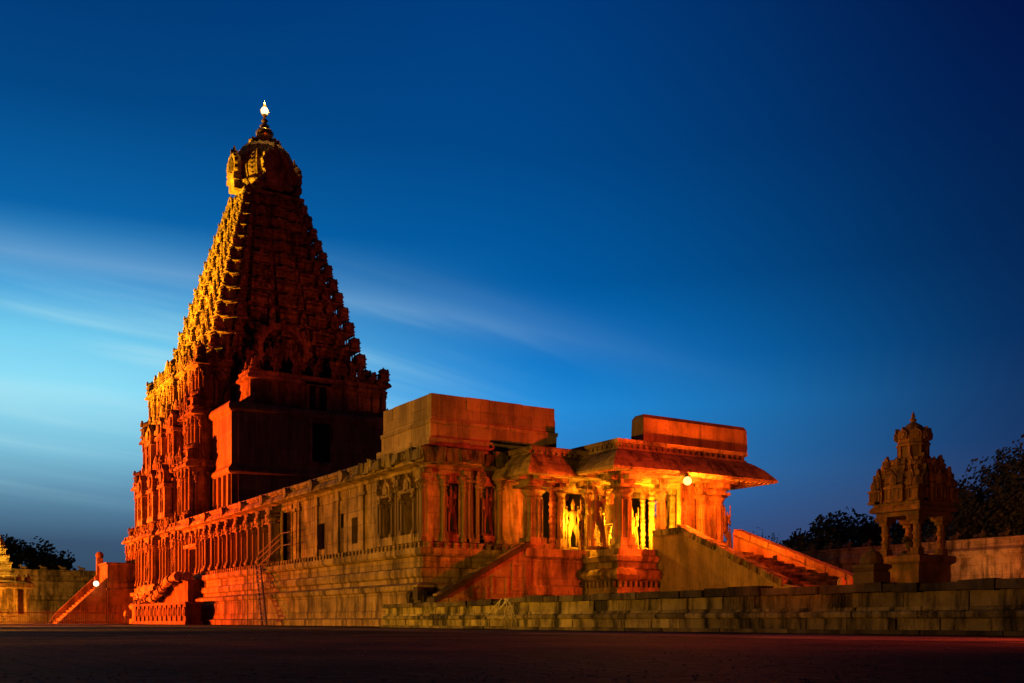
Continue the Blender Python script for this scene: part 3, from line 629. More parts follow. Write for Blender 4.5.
# ------------------------------------------------------------------ entrance porch
porch = thing('entrance_porch', 'open pillared porch with broad curved eaves, lit yellow inside, right of the long hall', 'porch', (-55, 46, 0))
PE, PN0, PN1 = -53.1, 41.4, 51.6
torus = [(.9, 0), (.9, 1.9), (.65, 2.0), (.55, 2.5), (.35, 2.6), (.35, 2.9), (.75, 3.05), (.9, 3.3), (.75, 3.6), (.4, 3.75), (.4, 4.1), (.6, 4.2), (.7, 4.5), (.3, 4.6), (.3, 5.0), (0, 5.0)]
m = MB(); m.rect(-59.6, PE, PN0, PN1, torus)
y = PN0-.5
while y < PN0+4: m.box(PE+.52, PE+.66, y, y+.2, 2.52, 2.9); y += .42
x = -58
while x < PE+.4: m.box(x, x+.2, PN0-.66, PN0-.52, 2.52, 2.9); x += .42
m.build('plinth', M['stone'], porch)
m = MB(); m.rect(-59.0, -56.2, 36.4, 41.4, [(.45, 0), (.45, 1.9), (.3, 2.0), (.2, 2.6), (.05, 2.7), (.05, 4.3), (.3, 4.5), (.3, 5.0), (0, 5.0)])
for q in range(8): m.box(-56.1, -55.95, 36.6+q*.55, 36.9+q*.55, 2.15, 2.55)
m.build('side_plinth', M['stone'], porch)
eave = [(.2, 9.95), (1.7, 9.75), (1.95, 9.8), (2.0, 9.95), (1.75, 10.25), (1.35, 10.7), (.85, 11.1), (.5, 11.3), (.5, 11.4), (.4, 11.42), (.4, 11.65), (.55, 11.7), (.55, 11.95), (0, 12.0)]
m = MB(); m.rect(-58.8, PE, PN0, PN1, eave)
y = PN0-.3
while y < PN1+.3: m.box(PE+.4, PE+.52, y, y+.22, 11.42, 11.66); y += .5
x = -58
while x < PE+.3: m.box(x, x+.22, PN0-.52, PN0-.4, 11.42, 11.66); x += .5
y = PN0-1.8
while y < PN1+1.8: m.tube((PE+1.55, y, 9.72), (PE+1.98, y, 9.86), .06, .06, 4); y += .42
x = -59.5
while x < PE+1.8: m.tube((x, PN0-1.55, 9.72), (x, PN0-1.98, 9.86), .06, .06, 4); x += .42
m.build('eave', M['stone'], porch)
m = MB(); m.rect(-60.2, -56.2, 36.9, 41.0, [(.2, 9.95), (.9, 9.6), (1.15, 9.7), (1.15, 9.85), (.95, 10.2), (.6, 10.8), (.3, 11.1), (.3, 11.2), (.45, 11.25), (.45, 11.55), (0, 11.6)])
y = 36.2
while y < 40: m.box(-55.9, -55.72, y, y+.2, 11.05, 11.24); y += .45
m.build('side_eave', M['stone'], porch)
m = MB(); m.rect(-54.3, -53.1, 43.4, 52.6, [(0, 12.0), (.04, 12.3), (0, 13.6), (-.15, 13.85), (-.35, 13.9)])
m.build('roof_parapet', M['plaster'], porch, label='rounded plastered parapet block on the porch roof')
m = MB(); m.box(-59.6, PE+.2, PN0, PN1, 9.75, 10.1); m.box(-59.6, -56.2, 36.9, 41.4, 9.75, 10.1); m.build('ceiling_beams', M['stone'], porch)
def column(mb, x, y, w, z0=5.0, z1=9.75):
    H = z1-z0
    mb.cbox(x, y, w*1.45, w*1.45, z0, z0+.3); mb.cbox(x, y, w*1.2, w*1.2, z0+.3, z0+.75)
    mb.lathe(x, y, [(w*.5, z0+.75), (w*.5, z0+H*.68), (w*.6, z0+H*.7), (w*.5, z0+H*.73), (w*.55, z0+H*.75), (w*.78, z0+H*.80), (w*.5, z0+H*.84)], 16)
    for i in range(8):
        a = 2*math.pi*i/8; mb.tube((x+w*.52*math.cos(a), y+w*.52*math.sin(a), z0+.75), (x+w*.52*math.cos(a), y+w*.52*math.sin(a), z0+H*.68), w*.1, w*.1, 5)
    mb.cbox(x, y, w*1.7, w*1.7, z0+H*.84, z0+H*.88, -.04); mb.cbox(x, y, w*1.1, w*1.1, z0+H*.88, z1, -w*.15); mb.cbox(x, y, w*2.5, w*.9, z1-.28, z1); mb.cbox(x, y, w*.9, w*2.5, z1-.28, z1)
cols = [(-56.9, 37.3, 1.1), (-53.9, 42.3, .98), (-57.0, 41.9, .55), (-53.9, on_east(661, -53.9), .5), (-53.9, on_east(703, -53.9), .42), (-53.9, on_east(716, -53.9), .42),
        (-53.8, 50.4, .8), (-54.6, 51.4, .5), (-58.6, 38.8, .4), (-55.3, 50.4, .45), (-57.0, 39.6, .4)]
for x, y, w in cols:
    m = MB(); column(m, x, y, w); m.build('column', M['stone'], porch)
for p, w in ((553, .42), (563, .30), (584, .36), (609, .34), (643, .32), (652, .42), (673, .42)):
    yy = on_east(p, -57.6); m = MB(); m.cbox(-57.6, yy, w*1.5, w*1.5, 5, 5.5); z = 5.5
    while z < 9.3: hh = random.uniform(.25, .5); m.lathe(-57.6, yy, [(w*.5, z), (w*random.uniform(.55, .75), z+hh*.5), (w*.5, z+hh)], 8); z += hh
    m.cbox(-57.6, yy, w*2.0, w*2.0, z, 9.8, -.06); m.build('inner_column', M['stone'], porch)
inst(MESH['stone_figure'], 'guardian_figure', porch, (-57.2, on_east(573, -57.2), 5.0), R(60), (1.1, .8, 3.4))
inst(MESH['stone_figure'], 'guardian_figure', porch, (-54.9, on_east(596, -54.9), 5.0), R(70), (1.35, 1.0, 4.0))
inst(MESH['stone_figure'], 'guardian_figure', porch, (-57.4, on_east(632, -57.4), 5.0), R(70), (1.0, .8, 3.2))
# carved wall on the eastern front, right of the entrance
m = MB(); m.box(-54.4, -54.0, on_east(700, -54), 50.4, 5.0, 9.75); m.box(-54.0, -53.85, on_east(704, -54), on_east(727, -54), 5.0, 5.9); m.build('front_wall', M['stone'], porch)
inst(MESH['stone_figure'], 'guardian_figure', porch, (-53.7, on_east(723, -53.8), 5.0), math.pi/2, (1.3, .8, 3.3))
inst(MESH['stone_figure'], 'guardian_figure', porch, (-56.0, 43.0, 5.0), R(35), (1.7, 1.2, 3.9))
inst(MESH['stone_figure'], 'guardian_figure', porch, (-58.8, 43.4, 5.0), math.pi/2, (1.4, 1.0, 3.6))
inst(MESH['stone_figure'], 'guardian_figure', porch, (-58.8, 49.6, 5.0), math.pi/2, (1.4, 1.0, 3.6))
m = MB(); y0, y1 = on_east(681, -54.6), on_east(695, -54.6); m.box(-55.0, -54.6, y0, y1, 5.0, 9.75)
for i in range(7):
    for j in range(2): m.lathe(0, 0, [], 3) if False else m.box(-54.6, -54.52, y0+.15+j*.42, y0+.45+j*.42, 5.5+i*.5, 5.8+i*.5)
m.build('carved_pier', M['stone'], porch)
# side staircase towards the south
def flank(n0, n1, e0, e1, zt0, zt1, zb=0):
    return [(n0, zb), (n1, zb), (n1, zt1), (n0, zt0)]
m = MB()
for i in range(12): m.box(-59.0, -56.5, 30.2+i*.53, 30.73+i*.53+.02, 0, 1.6+i*.29)
m.build('south_steps', M['stone'], porch)
m = MB(); pts = [(36.5, 0), (36.5, 5.3), (36.0, 5.35), (30.6, 2.3), (29.8, 2.0), (29.6, 0)]
m.slab(pts, 'x', -56.55, -56.05)
for (n0, n1, z0, z1) in ((35.1, 36.2, 2.3, 3.9), (33.6, 34.8, 1.9, 3.1), (32.2, 33.3, 1.6, 2.4)):
    m.box(-56.06, -55.97, n0, n1, z0, z0+.14); m.box(-56.06, -55.97, n0, n1, z1, z1+.14); m.box(-56.06, -55.97, n0, n0+.16, z0+.14, z1); m.box(-56.06, -55.97, n1-.16, n1, z0+.14, z1)
for q in range(9): m.rock(-56.1, -55.85-random.uniform(0, .08), 29.8+q*.75, 30.5+q*.75, 1.2, 1.75, .05)
m.build('side_flank', M['stone'], porch)
m = MB()
for i in range(13):
    t = i/12.5; y = 36.4-t*6.6; z = 5.45-t*3.55; j = lambda: random.uniform(-.05, .05); z2 = z-.284
    m.hexa([(-56.75, y-.56, z2-.35), (-55.85, y-.56, z2-.35), (-55.85, y, z-.35), (-56.75, y, z-.35), (-56.75, y-.56, z2+j()), (-55.85+j(), y-.56, z2+j()), (-55.85+j(), y, z+j()), (-56.75, y, z+j())])
m.build('worn_coping', M['soot'], porch)
# eastern staircase
def prof(e): return 6.25-(e+50.7)*.437
m = MB(); n = 16
for i in range(n):
    e0 = -52.2+i*.9; m.box(e0, e0+.9, 44.9, 51.6, 0, 5.0-i*.235)
m.build('east_steps', M['stone'], porch)
def east_flank(y0, y1, top0, pk=-50.7, label=None):
    m = MB(); P = [(-53.3, 0), (-39.2, 0), (-39.2, 1.75), (-39.8, 2.0), (-41.8, 2.45), (pk+.2, top0), (pk-.05, top0+.02), (-53.3, top0-.1*(pk+53.3))]
    m.slab(P, 'y', y0, y1); o = m.build('stair_flank', M['plaster'], porch, label=label)
    m = MB(); k = 14
    for i in range(k):
        a = pk+i*((-41.8-pk)/k); b = a+(-41.8-pk)/k-.05; za = top0-(i)*(top0-2.4)/k; zb = top0-(i+1)*(top0-2.4)/k
        j = lambda: random.uniform(-.05, .05)
        m.hexa([(a, y0-.18+j(), za-.12), (b, y0-.18+j(), zb-.12), (b, y1+.15, zb-.12), (a, y1+.15, za-.12), (a, y0-.1+j(), za+.26+j()), (b, y0-.1, zb+.26+j()), (b, y1+.1, zb+.26), (a, y1+.1, za+.26)])
    if label: m.rock(-53.1, -50.75, y0-.15, y1+.12, top0-.35, top0+.1, .06)
    m.build('coping', M['old'] if label else M['plaster'], o)
east_flank(44.3, 44.95, 6.2, -50.7, 'plain plastered near flank of the porch stair, dim brown')
east_flank(51.5, 52.1, 6.45, -53.1)
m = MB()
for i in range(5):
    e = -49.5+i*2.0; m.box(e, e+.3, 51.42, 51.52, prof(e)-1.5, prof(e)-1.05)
m.build('drain_hole_shade', M['black'], porch)  # black blocks on the flank, shade of the holes put into their colour
m = MB()
for t in range(9): a = R(20*t); m.tube((-52.6+.0, 45.6+t*.5, 5.0), (-52.6, 45.6+t*.5, 5.0+.5+.3*abs(math.sin(a))), .22, .14, 6)
m.build('carved_balusters', M['stone'], porch)
# railing inside
rl = thing('steel_railing', 'steel pipe railing standing between the porch columns', 'railing', (-55.5, 42.6, 5))
for x0, x1, y, h in ((-56.2, -54.4, 41.9, 1.7), (-59.0, -57.4, 45.0, 1.6)):
    m = MB()
    for z in (.5, 1.1, h): m.tube((x0, y, 5+z), (x1, y, 5+z), .035)
    m.build('rail', M['steel'], rl)
    for t in (0, .5, 1): m = MB(); xx = x0+(x1-x0)*t; m.tube((xx, y, 5), (xx, y, 5+h), .04); m.build('post', M['steel'], rl)
# lamps of the porch
def lamp(name, label, loc, r, mat, watts, colr, off, size=.15):
    t = thing(name, label, 'lamp', loc); m = MB(); m.ball(loc, r, r, r, 14, 8); m.build('bulb', mat, t, smooth=True)
    m = MB(); m.lathe(loc[0], loc[1], [(r*.4, loc[2]+r*.95), (r*1.15, loc[2]+r*1.0), (r*.5, loc[2]+r*1.4), (.05, loc[2]+r*1.5), (.05, loc[2]+r*1.9)], 10); m.build('lamp_hood', M['iron'], t)
    point(name+'_light', (loc[0]+off[0], loc[1]+off[1], loc[2]+off[2]), watts, colr, size)
lamp('porch_lamp', 'bright orange lamp hanging under the porch eave above the stairs', (-51.0, 45.3, 9.35), .27, M['lamp'], 6500, (1, .11, .005), (.8, .6, -.6))
point('porch_inside_light', (-56.2, 46.6, 6.7), 2900, (1, .42, .010), .15)
point('porch_inside_light', (-56.5, 43.2, 6.8), 2000, (1, .42, .010), .15)
point('porch_inside_light', (-56.6, 40.0, 6.8), 900, (1, .40, .010), .15)
point('side_porch_light', (-57.9, 38.2, 7.6), 260, (1, .16, .01), .2)

# ------------------------------------------------------------------ tower south side: stairs, carved balustrade, landing block
ss = thing('south_staircase', 'carved stone staircase with curling balustrades below the small door where tower meets hall', 'staircase', (-118, 28, 0))
m = MB()
e0 = on_south(186, 28.6); e1 = on_south(130, 28.6)
for i in range(14):
    t = i/14; x = e0+(e1-e0)*(t+1/14); m.box(x, x-(e1-e0)/14+.02, 28.8, 31.2, 0, 4.6*(1-t))
m.build('steps', M['shrine'], ss)
m = MB(); m.box(on_south(135, 27.3), on_south(186, 27.3), 27.3, 28.8, 0, 2.0)
m.box(on_south(134, 27.3), on_south(187, 27.3), 27.15, 28.9, 2.0, 2.25); m.box(on_south(134, 27.3), on_south(187, 27.3), 27.15, 28.9, 0, .35)
x = on_south(137, 27.3)
while x < on_south(184, 27.3): m.box(x, x+.25, 27.15, 27.4, .35, 2.0); b = MB(); disc(b, x+1.1, 27.25, 1.2, .55, .1, 10, False); m.add(b, (0, 0, 0)); x += 1.95
m.build('carved_base', M['shrine'], ss)
for s, yy in ((0, 27.9), (1, 28.9)):
    m = MB(); prev = None
    for i in range(25):
        t = i/24; x = e0+(e1-e0)*t*.72; z = 4.9-3.0*t+.35*math.sin(t*9); r = .40+.14*math.sin(t*34)
        if prev: m.tube(prev, (x, yy, z), r, r, 7)
        prev = (x, yy, z)
    m.ball(prev, .75, .5, .75, 10, 6)
    m.build('curled_balustrade', M['tower'], ss)
for x, z in ((187, 0), (133, 0)): pass
# small door in the recess between tower and hall
m = MB(); m.box(-123.2, -117.8, 33, 37, 4.0, 12.1); m.build('recessed_wall', M['stone'], tower)
blk = thing('landing_block', 'square red lit masonry block beside the foot of the tower, left edge', 'stair block', (-150, 28, 0))
m = MB(); m.rect(-153, -147, 28.5, 33.5, [(0, 0), (0, 4.4), (.12, 4.45), (.12, 4.7), (0, 4.75), (0, 7.9), (.15, 7.95), (.15, 8.2), (0, 8.2)]); m.build('wall', M['shrine'], blk)
m = MB(); m.cbox(-152.8, 28.6, .8, .8, 0, 9.0); m.ball((-152.8, 28.6, 9.4), .55, .55, .55, 10, 6); m.build('corner_post', M['shrine'], blk)
st = thing('side_stairway', 'steep stairway with toothed edge rising to the right by the white lamp', 'staircase', (-150, 25, 0))
m = MB()
for i in range(15): m.box(-152.5, -147.6, 22.6+i*.39, 28.5, i*.36, (i+1)*.36) if i < 15 else None
m.build('steps', M['shrine'], st)
m = MB(); m.slab([(28.4, 0), (28.4, 6.1), (22.9, .6), (22.3, 0)], 'x', -147.6, -147.1); m.build('flank', M['shrine'], st)
m = MB(); m.slab([(28.4, 0), (28.4, 6.9), (22.9, 1.4), (22.0, 0)], 'x', -153.0, -152.5); m.build('flank', M['shrine'], st)
lamp('stairway_lamp', 'white floodlight burning on the steep stairway at the far left', (-146.6, 27.0, 5.3), .36, M['lampw'], 130, (1, .30, .06), (.7, -.3, .2))

# ------------------------------------------------------------------ stone platform in the foreground
plat = thing('stone_platform', 'long low weathered stone platform wall running across the foreground to the right', 'platform', (-25, 24, 0))
def courses(x0, x1, y, zt, part):
    m = MB(); m.box(x0+.05, x1-.05, y+.35, y+1.5, 0, zt-.2); m.build('core', M['old'], plat)
    rows = [(0, .12, -.22, 2.2), (.12, .42, -.1, 1.5), (.42, .72, None, 1.8), (.72, 1.10*zt/1.35, .02, 1.7), (1.10*zt/1.35, zt, -.2, 1.1)]
    for ri, (z0, z1, off, bw) in enumerate(rows):
        m = MB(); x = x0
        while x < x1-.05:
            w = min(random.uniform(.75, 1.3)*bw, x1-x); g = random.uniform(.02, .05); jj = random.uniform(-.03, .03)
            if off is None:
                m.hexa([(x, y-.14+jj, z0), (x+w-g, y-.14+jj, z0), (x+w-g, y+.4, z0), (x, y+.4, z0), (x, y-.02+jj, z1), (x+w-g, y-.02+jj, z1), (x+w-g, y+.4, z1), (x, y+.4, z1)])
                m.tube((x, y-.12+jj, z0+.1), (x+w-g, y-.12+jj, z0+.1), .1, .1, 8)
            else:
                top = z1-.004+(random.uniform(-.05, .04) if ri == 4 else 0); m.rock(x, x+w-g, y+off+jj*(2 if ri == 4 else 1), y+.42, z0, top, .022 if ri == 4 else .009)
            x += w
        m.build(['footing', 'base_course', 'moulding', 'block_course', 'capping_slabs'][ri], M['cap' if ri in (0, 4) else 'old'], plat)
courses(-52.4, -36.6, 24.6, 1.30, 'left'); courses(-36.6, 6, 23.0, 1.36, 'right')
m = MB(); m.box(-52.0, 6, 25.3, 70, 0, 1.30); m.box(-36.0, 6, 24.0, 25.3, 0, 1.28); m.build('paved_top', M['stone'], plat)
m = MB()
for k in range(7):
    p = Vector((-36.9+random.uniform(-.3, .3), 22.85, 1.3)); d = Vector((random.uniform(-.8, .5), -.05, -.6))
    for i in range(7):
        q = p+d*.2+Vector((random.uniform(-.14, .14), random.uniform(-.02, .01), random.uniform(-.06, .02)))
        m.tube(p, q, .03-.003*i, .027-.003*i, 5); p = q
o = m.build('dry_root', M['root']); tag(o, 'pale dry roots clinging to the corner of the foreground platform wall', 'root')

# ------------------------------------------------------------------ small pillared pavilion
FX = 56.0; PVC = Vector((.531*((919-512)/1047*FX)-.847*FX, .847*((919-512)/1047*FX)+.531*FX, 0)); s = 2.75
px, py = PVC.x-s/2, PVC.y+s/2; k = FX/1047; zz = lambda yy: (621-yy)*k+.35
pav = thing('stone_pavilion', 'small four pillared stone pavilion with carved tiered tower, standing on the platform at right', 'pavilion', (px, py, 0))
zb, zc, zr = zz(554), zz(514), zz(500)
m = MB(); m.rect(px-s/2, px+s/2, py-s/2, py+s/2, [(.25, 1.3), (.25, 1.6), (0, 1.7), (0, zb-.5), (.08, zb-.45), (.2, zb-.35), (.2, zb-.05), (0, zb)]); m.build('base', M['shrine'], pav)
for sx in (-1, 1):
    for sy in (-1, 1):
        m = MB(); cx, cy = px+sx*(s/2-.35), py+sy*(s/2-.35); H = zc-zb
        m.cbox(cx, cy, .5, .5, zb, zb+H*.18); m.lathe(cx, cy, [(.2, zb+H*.18), (.2, zb+H*.3), (.27, zb+H*.35), (.2, zb+H*.42), (.2, zb+H*.5), (.28, zb+H*.56), (.2, zb+H*.63), (.22, zb+H*.8)], 8, R(22.5)); m.cbox(cx, cy, .5, .5, zb+H*.78, zb+H*.88); m.cbox(cx, cy, .75, .75, zb+H*.88, zc, -.05)
        m.build('column', M['shrine'], pav)
m = MB(); m.rect(px-s/2, px+s/2, py-s/2, py+s/2, [(0, zc), (0, zc+.22), (.25, zc+.25), (.28, zc+.4), (.12, zc+.62), (.1, zr+.0), (0, zr)]); m.build('roof_slab', M['shrine'], pav)
zt_ = [zr, zz(474), zz(458), zz(446), zz(424)]
for i, (aa, z0, z1) in enumerate(((1.6, zr, zz(470)), (1.25, zz(473), zz(455)))):
    m = MB(); h = z1-z0; m.rect(px-aa+.3, px+aa-.3, py-aa+.3, py+aa-.3, [(0, z0), (0, z0+h*.8), (.2, z0+h*.85), (.2, z0+h), (0, z0+h)])
    for kk in range(4):
        r = kk*math.pi/2; c_, s_ = math.cos(r), math.sin(r)
        for t, nm, w in ((-1, 'kuta', .62), (0, 'shala', .9), (-.5, 'figure', .55), (.5, 'figure', .55), (.78, 'panjara', .35), (-.78, 'panjara', .35)):
            tx, d = t*(aa-.25), aa-.25+(.08 if t == 0 else 0); m.add(ORN[nm], (px+tx*c_+d*s_, py+tx*s_-d*c_, z0), r, (w*aa/1.2, .55, h*(.95 if t else 1.1)))
    m.build('tier', M['shrine'], pav)
m = MB(); z0 = zz(456); m.lathe(px, py, [(.9, z0), (.9, z0+.12), (.74, z0+.15), (.74, z0+.75), (.88, z0+.8)], 8, R(22.5))
for i in range(8): a = R(45*i+22.5); m.cbox(px+.76*math.cos(a), py+.76*math.sin(a), .15, .15, z0+.1, z0+.8)
m.build('neck', M['shrine'], pav)
z1 = z0+.8; m = MB(); m.lathe(px, py, [(.9, z1), (.94, z1+.08), (.84, z1+.2), (.88, z1+.5), (.74, z1+.85), (.45, z1+1.15), (.15, z1+1.35), (.12, z1+1.42)], 8, R(22.5))
for kk in range(8):
    b = MB(); disc(b, 0, 0, 0, .32, .12, 10); r = kk*math.pi/4; m.add(b, (px+.82*math.sin(r), py-.82*math.cos(r), z1+.55), r)
m.build('dome', M['shrine'], pav)
m = MB(); m.lathe(px, py, [(.14, z1+1.38), (.2, z1+1.5), (.08, z1+1.6), (.12, z1+1.68), (.02, z1+1.95)], 8); m.build('finial', M['shrine'], pav)
m = MB(); b = MB(); b.add(ORN['bull'], (0, 0, 0), 0, (1.5, 1.5, 1.3)); m.add(b, (px, py, zb), R(-90)); o = m.build('bull_statue', M['soot']); tag(o, 'dark seated bull statue inside the small pavilion', 'statue')
# domed stone altar left of the pavilion
FA = 46.0; ax = .531*((872-512)/1047*FA)-.847*FA; ay = .847*((872-512)/1047*FA)+.531*FA; ka = FA/1047; za = lambda yy: (621-yy)*ka+.35
m = MB(); m.rect(ax-.55, ax+.55, ay-.55, ay+.55, [(0, 1.3), (0, za(572)), (-.08, za(571)), (.05, za(568)), (.05, za(565)), (-.1, za(564))])
m.lathe(ax, ay, [(.48, za(564)), (.52, za(561)), (.46, za(556)), (.3, za(552)), (.12, za(550.5)), (.1, za(549)), (.02, za(547.5))], 12)
o = m.build('stone_altar', M['soot']); tag(o, 'dark domed stone altar on a stepped base left of the small pavilion', 'altar')
m = MB()
for px_ in (843, 849.5):
    u = (px_-512)/1047; f = 55; m.lathe(.531*u*f-.847*f, .847*u*f+.531*f, [(.22, 1.3), (.24, 2.0), (.22, 2.45), (.12, 2.62), (.02, 2.68)], 10)
o = m.build('stone_bollards', M['plaster']) if False else None
for px_, lab in ((842, 'left of the two short round topped stone posts at the foot of the porch stair'), (849.5, 'right of the two short round topped stone posts at the foot of the porch stair')):
    u = (px_-512)/1047; f = 56; m = MB(); m.lathe(.531*u*f-.847*f, .847*u*f+.531*f, [(.22, 1.3), (.24, 2.1), (.22, 2.5), (.12, 2.68), (.02, 2.74)], 10)
    tag(m.build('stone_post', M['plaster']), lab, 'post', 'round topped stone posts')

# ------------------------------------------------------------------ boundary walls with bulls on top
def boundary(name, label, horizontal, a0, a1, c_, top, step, mat):
    t = thing(name, label, 'wall', ((a0+a1)/2, c_, 0) if horizontal else (c_, (a0+a1)/2, 0))
    m = MB(); P = [(0, 0), (0, 1.2), (-.0, top*.42), (.35, top*.43), (.35, top*.5), (0, top*.52), (0, top*.78), (.3, top*.80), (.5, top*.86), (.2, top*.9), (.2, top*.97), (.35, top*.98), (.35, top), (0, top)]
    if horizontal: m.rect(a0, a1, c_, c_+4, P)
    else: m.rect(c_-4, c_, a0, a1, P)
    x = a0
    while x < a1:
        if horizontal: m.box(x, x+.6, c_-.2, c_, .2, top*.42)
        else: m.box(c_, c_+.2, x, x+.6, .2, top*.42)
        x += 4.2
    m.build('wall', mat, t); x = a0+1; i = 0
    while x < a1 and i < 90:
        loc = (x, c_+.9, top) if horizontal else (c_-.9, x, top); inst(MESH['bull'], 'bull_figure', t, loc, 0 if horizontal else -math.pi/2, (1.4, 1.3, 1.0)); x += step; i += 1
boundary('north_boundary_wall', 'long boundary wall topped with small bull figures behind the pavilion at right', True, -150, 40, 100, 9.0, 2.9, M['stone'])
boundary('west_boundary_wall', 'far boundary wall topped with small bull figures at the left edge', False, -40, 104, -200, 9.4, 3.2, M['stone'])
wl = thing('wall_floodlight', 'hidden floodlight shining on the boundary wall behind the pavilion', 'floodlight', (-22, 96, 0))
def cast(px_, f): u = (px_-512)/1047; return Vector((.531*u*f-.847*f, .847*u*f+.531*f, 0))
q = cast(951, 106); wl.location = q; ORG[wl.name] = tuple(q)
m = MB(); m.cbox(q.x, q.y, .5, .3, 3.4, 3.9); m.build('lamp_head', M['lampw'], wl); m = MB(); m.tube((q.x, q.y, 0), (q.x, q.y, 3.4), .06); m.build('pole', M['iron'], wl)
wl['label'] = 'floodlight on a short pole behind the pavilion, glowing against the boundary wall'
point('wall_floodlight_light', (q.x, q.y+.8, 4.2), 700, (1, .42, .10), .3)
q2 = cast(1075, 92); spot('wall_light_right', (q2.x, q2.y, 3), (q2.x-8, 100, 5), 5500, (1, .14, .03), 140, 1)
spot('flood_west_wall', (-165, 5, 1), (-200, 30, 6), 16000, (1, .42, .07), 120, 1)

# ------------------------------------------------------------------ small shrine far left
q = cast(2, 150); shx, shy = q.x, q.y
sh = thing('side_shrine', 'small yellow lit shrine with a pointed tower cut by the left edge', 'shrine', (shx, shy, 0))
kz = 150/1047; Zs = lambda yy: (621-yy)*kz+.35
m = MB(); m.rect(shx-3.2, shx+3.2, shy-3.2, shy+3.2, [(.4, 0), (.4, .9), (.1, 1.0), (.1, 1.3), (0, 1.3), (0, Zs(590)), (.3, Zs(589)), (.8, Zs(588)), (.6, Zs(584)), (.3, Zs(582.5)), (0, Zs(582))])
for t in (-3, -1.5, 1.5, 3):
    m.cbox(shx+t, shy-3.25, .45, .4, 1.3, Zs(590)); m.cbox(shx+3.25, shy+t, .4, .45, 1.3, Zs(590))
m.build('wall', M['stone'], sh)
m = MB()
for t in (-3, -1.8, 1.8, 3): inst(MESH['kuta'], 'miniature_shrine', sh, (shx+t, shy-2.8, Zs(582)), 0, (.8, .8, 1.1)); inst(MESH['kuta'], 'miniature_shrine', sh, (shx+2.8, shy+t, Zs(582)), 0, (.8, .8, 1.1))
m = MB(); zz0 = Zs(582)
for i in range(5): aa = 2.0-i*.32; m.rect(shx-2-aa, shx-2+aa, shy-aa, shy+aa, [(0, zz0+i*1.0), (0, zz0+i*1.0+.6), (.15, zz0+i*1.0+.7), (.15, zz0+i+.9), (0, zz0+i+1.0)])
m.lathe(shx-2, shy, [(.7, zz0+5), (.8, zz0+5.4), (.5, zz0+6), (.1, zz0+6.4), (.02, zz0+7)], 8)
m.build('tower', M['tower'], sh)
point('side_shrine_light', (shx+6.5, shy-7.5, 1.5), 20000, (1, .36, .02), .2)
point('side_shrine_light', (shx+1.0, shy-5, 9.0), 9000, (1, .55, .04), .2)
# low fence at far left
fn = thing('iron_fence', 'low red iron fence in front of the far left boundary wall', 'fence', cast(50, 125))
m = MB(); a, b_ = cast(-10, 122), cast(118, 128)
for z in (.25, 1.35): m.tube((a.x, a.y, z), (b_.x, b_.y, z), .05)
n = 60
for i in range(n+1): q = a.lerp(b_, i/n); m.tube((q.x, q.y, 0), (q.x, q.y, 1.6), .045, .02, 4)
m.build('pickets', plain('red_oxide_paint', (.30, .05, .03), .6, 0, 5, (.2, .04, .03)), fn)

# ------------------------------------------------------------------ trees
def tree(name, label, loc, H, Wd, seed, trunkh=.3, n=2600, leaf=.55, sparse=False, group='trees beyond the boundary walls'):
    rnd = random.Random(seed); t = thing(name, label, 'tree', loc, group); lx, ly, _ = loc
    m = MB(); p = Vector((lx, ly, 0)); r = H*.035
    for i in range(4): q = p+Vector((rnd.uniform(-.3, .3), rnd.uniform(-.3, .3), H*trunkh/4)); m.tube(p, q, r, r*.88, 8); p = q; r *= .88
    tips = []
    def limb(p, d, L, r, dep):
        q = p+d*L; m.tube(p, q, r, r*.6, 5); tips.append((q, dep))
        if dep == 0: return
        for _ in range(3):
            nd = (d+Vector((rnd.uniform(-.8, .8), rnd.uniform(-.8, .8), rnd.uniform(-.25, .6)))).normalized(); limb(q, nd, L*rnd.uniform(.6, .85), r*.6, dep-1)
    for i in range(6):
        a = 2*math.pi*(i+rnd.random()*.7)/6; d = Vector((math.cos(a)*Wd/H, math.sin(a)*Wd/H, rnd.uniform(.5, 1.1))).normalized(); limb(p-Vector((0, 0, rnd.uniform(0, H*.08))), d, H*.24, r*.7, 2)
    m.build('trunk', M['bark'], t)
    m = MB(); clumps = []
    for q, dep in tips:
        if dep < 2: clumps.append((q, rnd.uniform(.08, .15)*H))
    for i in range(34):
        a = rnd.random()*6.28; rr = math.sqrt(rnd.random())*Wd*.5; zz_ = H*(.95-.45*(rr/(Wd*.5))**2*rnd.uniform(.6, 1.2))-rnd.random()*H*.2
        clumps.append((Vector((lx+rr*math.cos(a), ly+rr*math.sin(a), zz_)), rnd.uniform(.09, .17)*H))
    for i in range(n):
        c0, cr = rnd.choice(clumps); cr *= .75 if sparse else 1
        d = Vector((rnd.gauss(0, 1), rnd.gauss(0, 1), rnd.gauss(0, .75))); d = d.normalized()*cr*rnd.random()**.45; c1 = c0+d
        a = Vector((rnd.gauss(0, 1), rnd.gauss(0, 1), rnd.gauss(0, 1))).normalized(); b = a.orthogonal().normalized(); cc = a.cross(b); L = leaf*rnd.uniform(.5, 1.1)
        m._add([c1-b*L*.5, c1-cc*L*.3, c1+b*L*.5, c1+cc*L*.3], [(0, 1, 2, 3)])
    me = bpy.data.meshes.new('crown'); me.from_pydata([(x-lx, y-ly, z) for x, y, z in m.v], [], m.f); me.materials.append(M['leaf']); o = bpy.data.objects.new('crown', me); col.objects.link(o); o.parent = t
def T(px_, f, ytop, wpx, seed, label, n=2600, sparse=False, leaf=.55):
    q = cast(px_, f); H = (621-ytop)*f/1047; tree('tree', label, (q.x, q.y, 0), H, wpx*f/1047, seed, n=n, sparse=sparse, leaf=leaf)
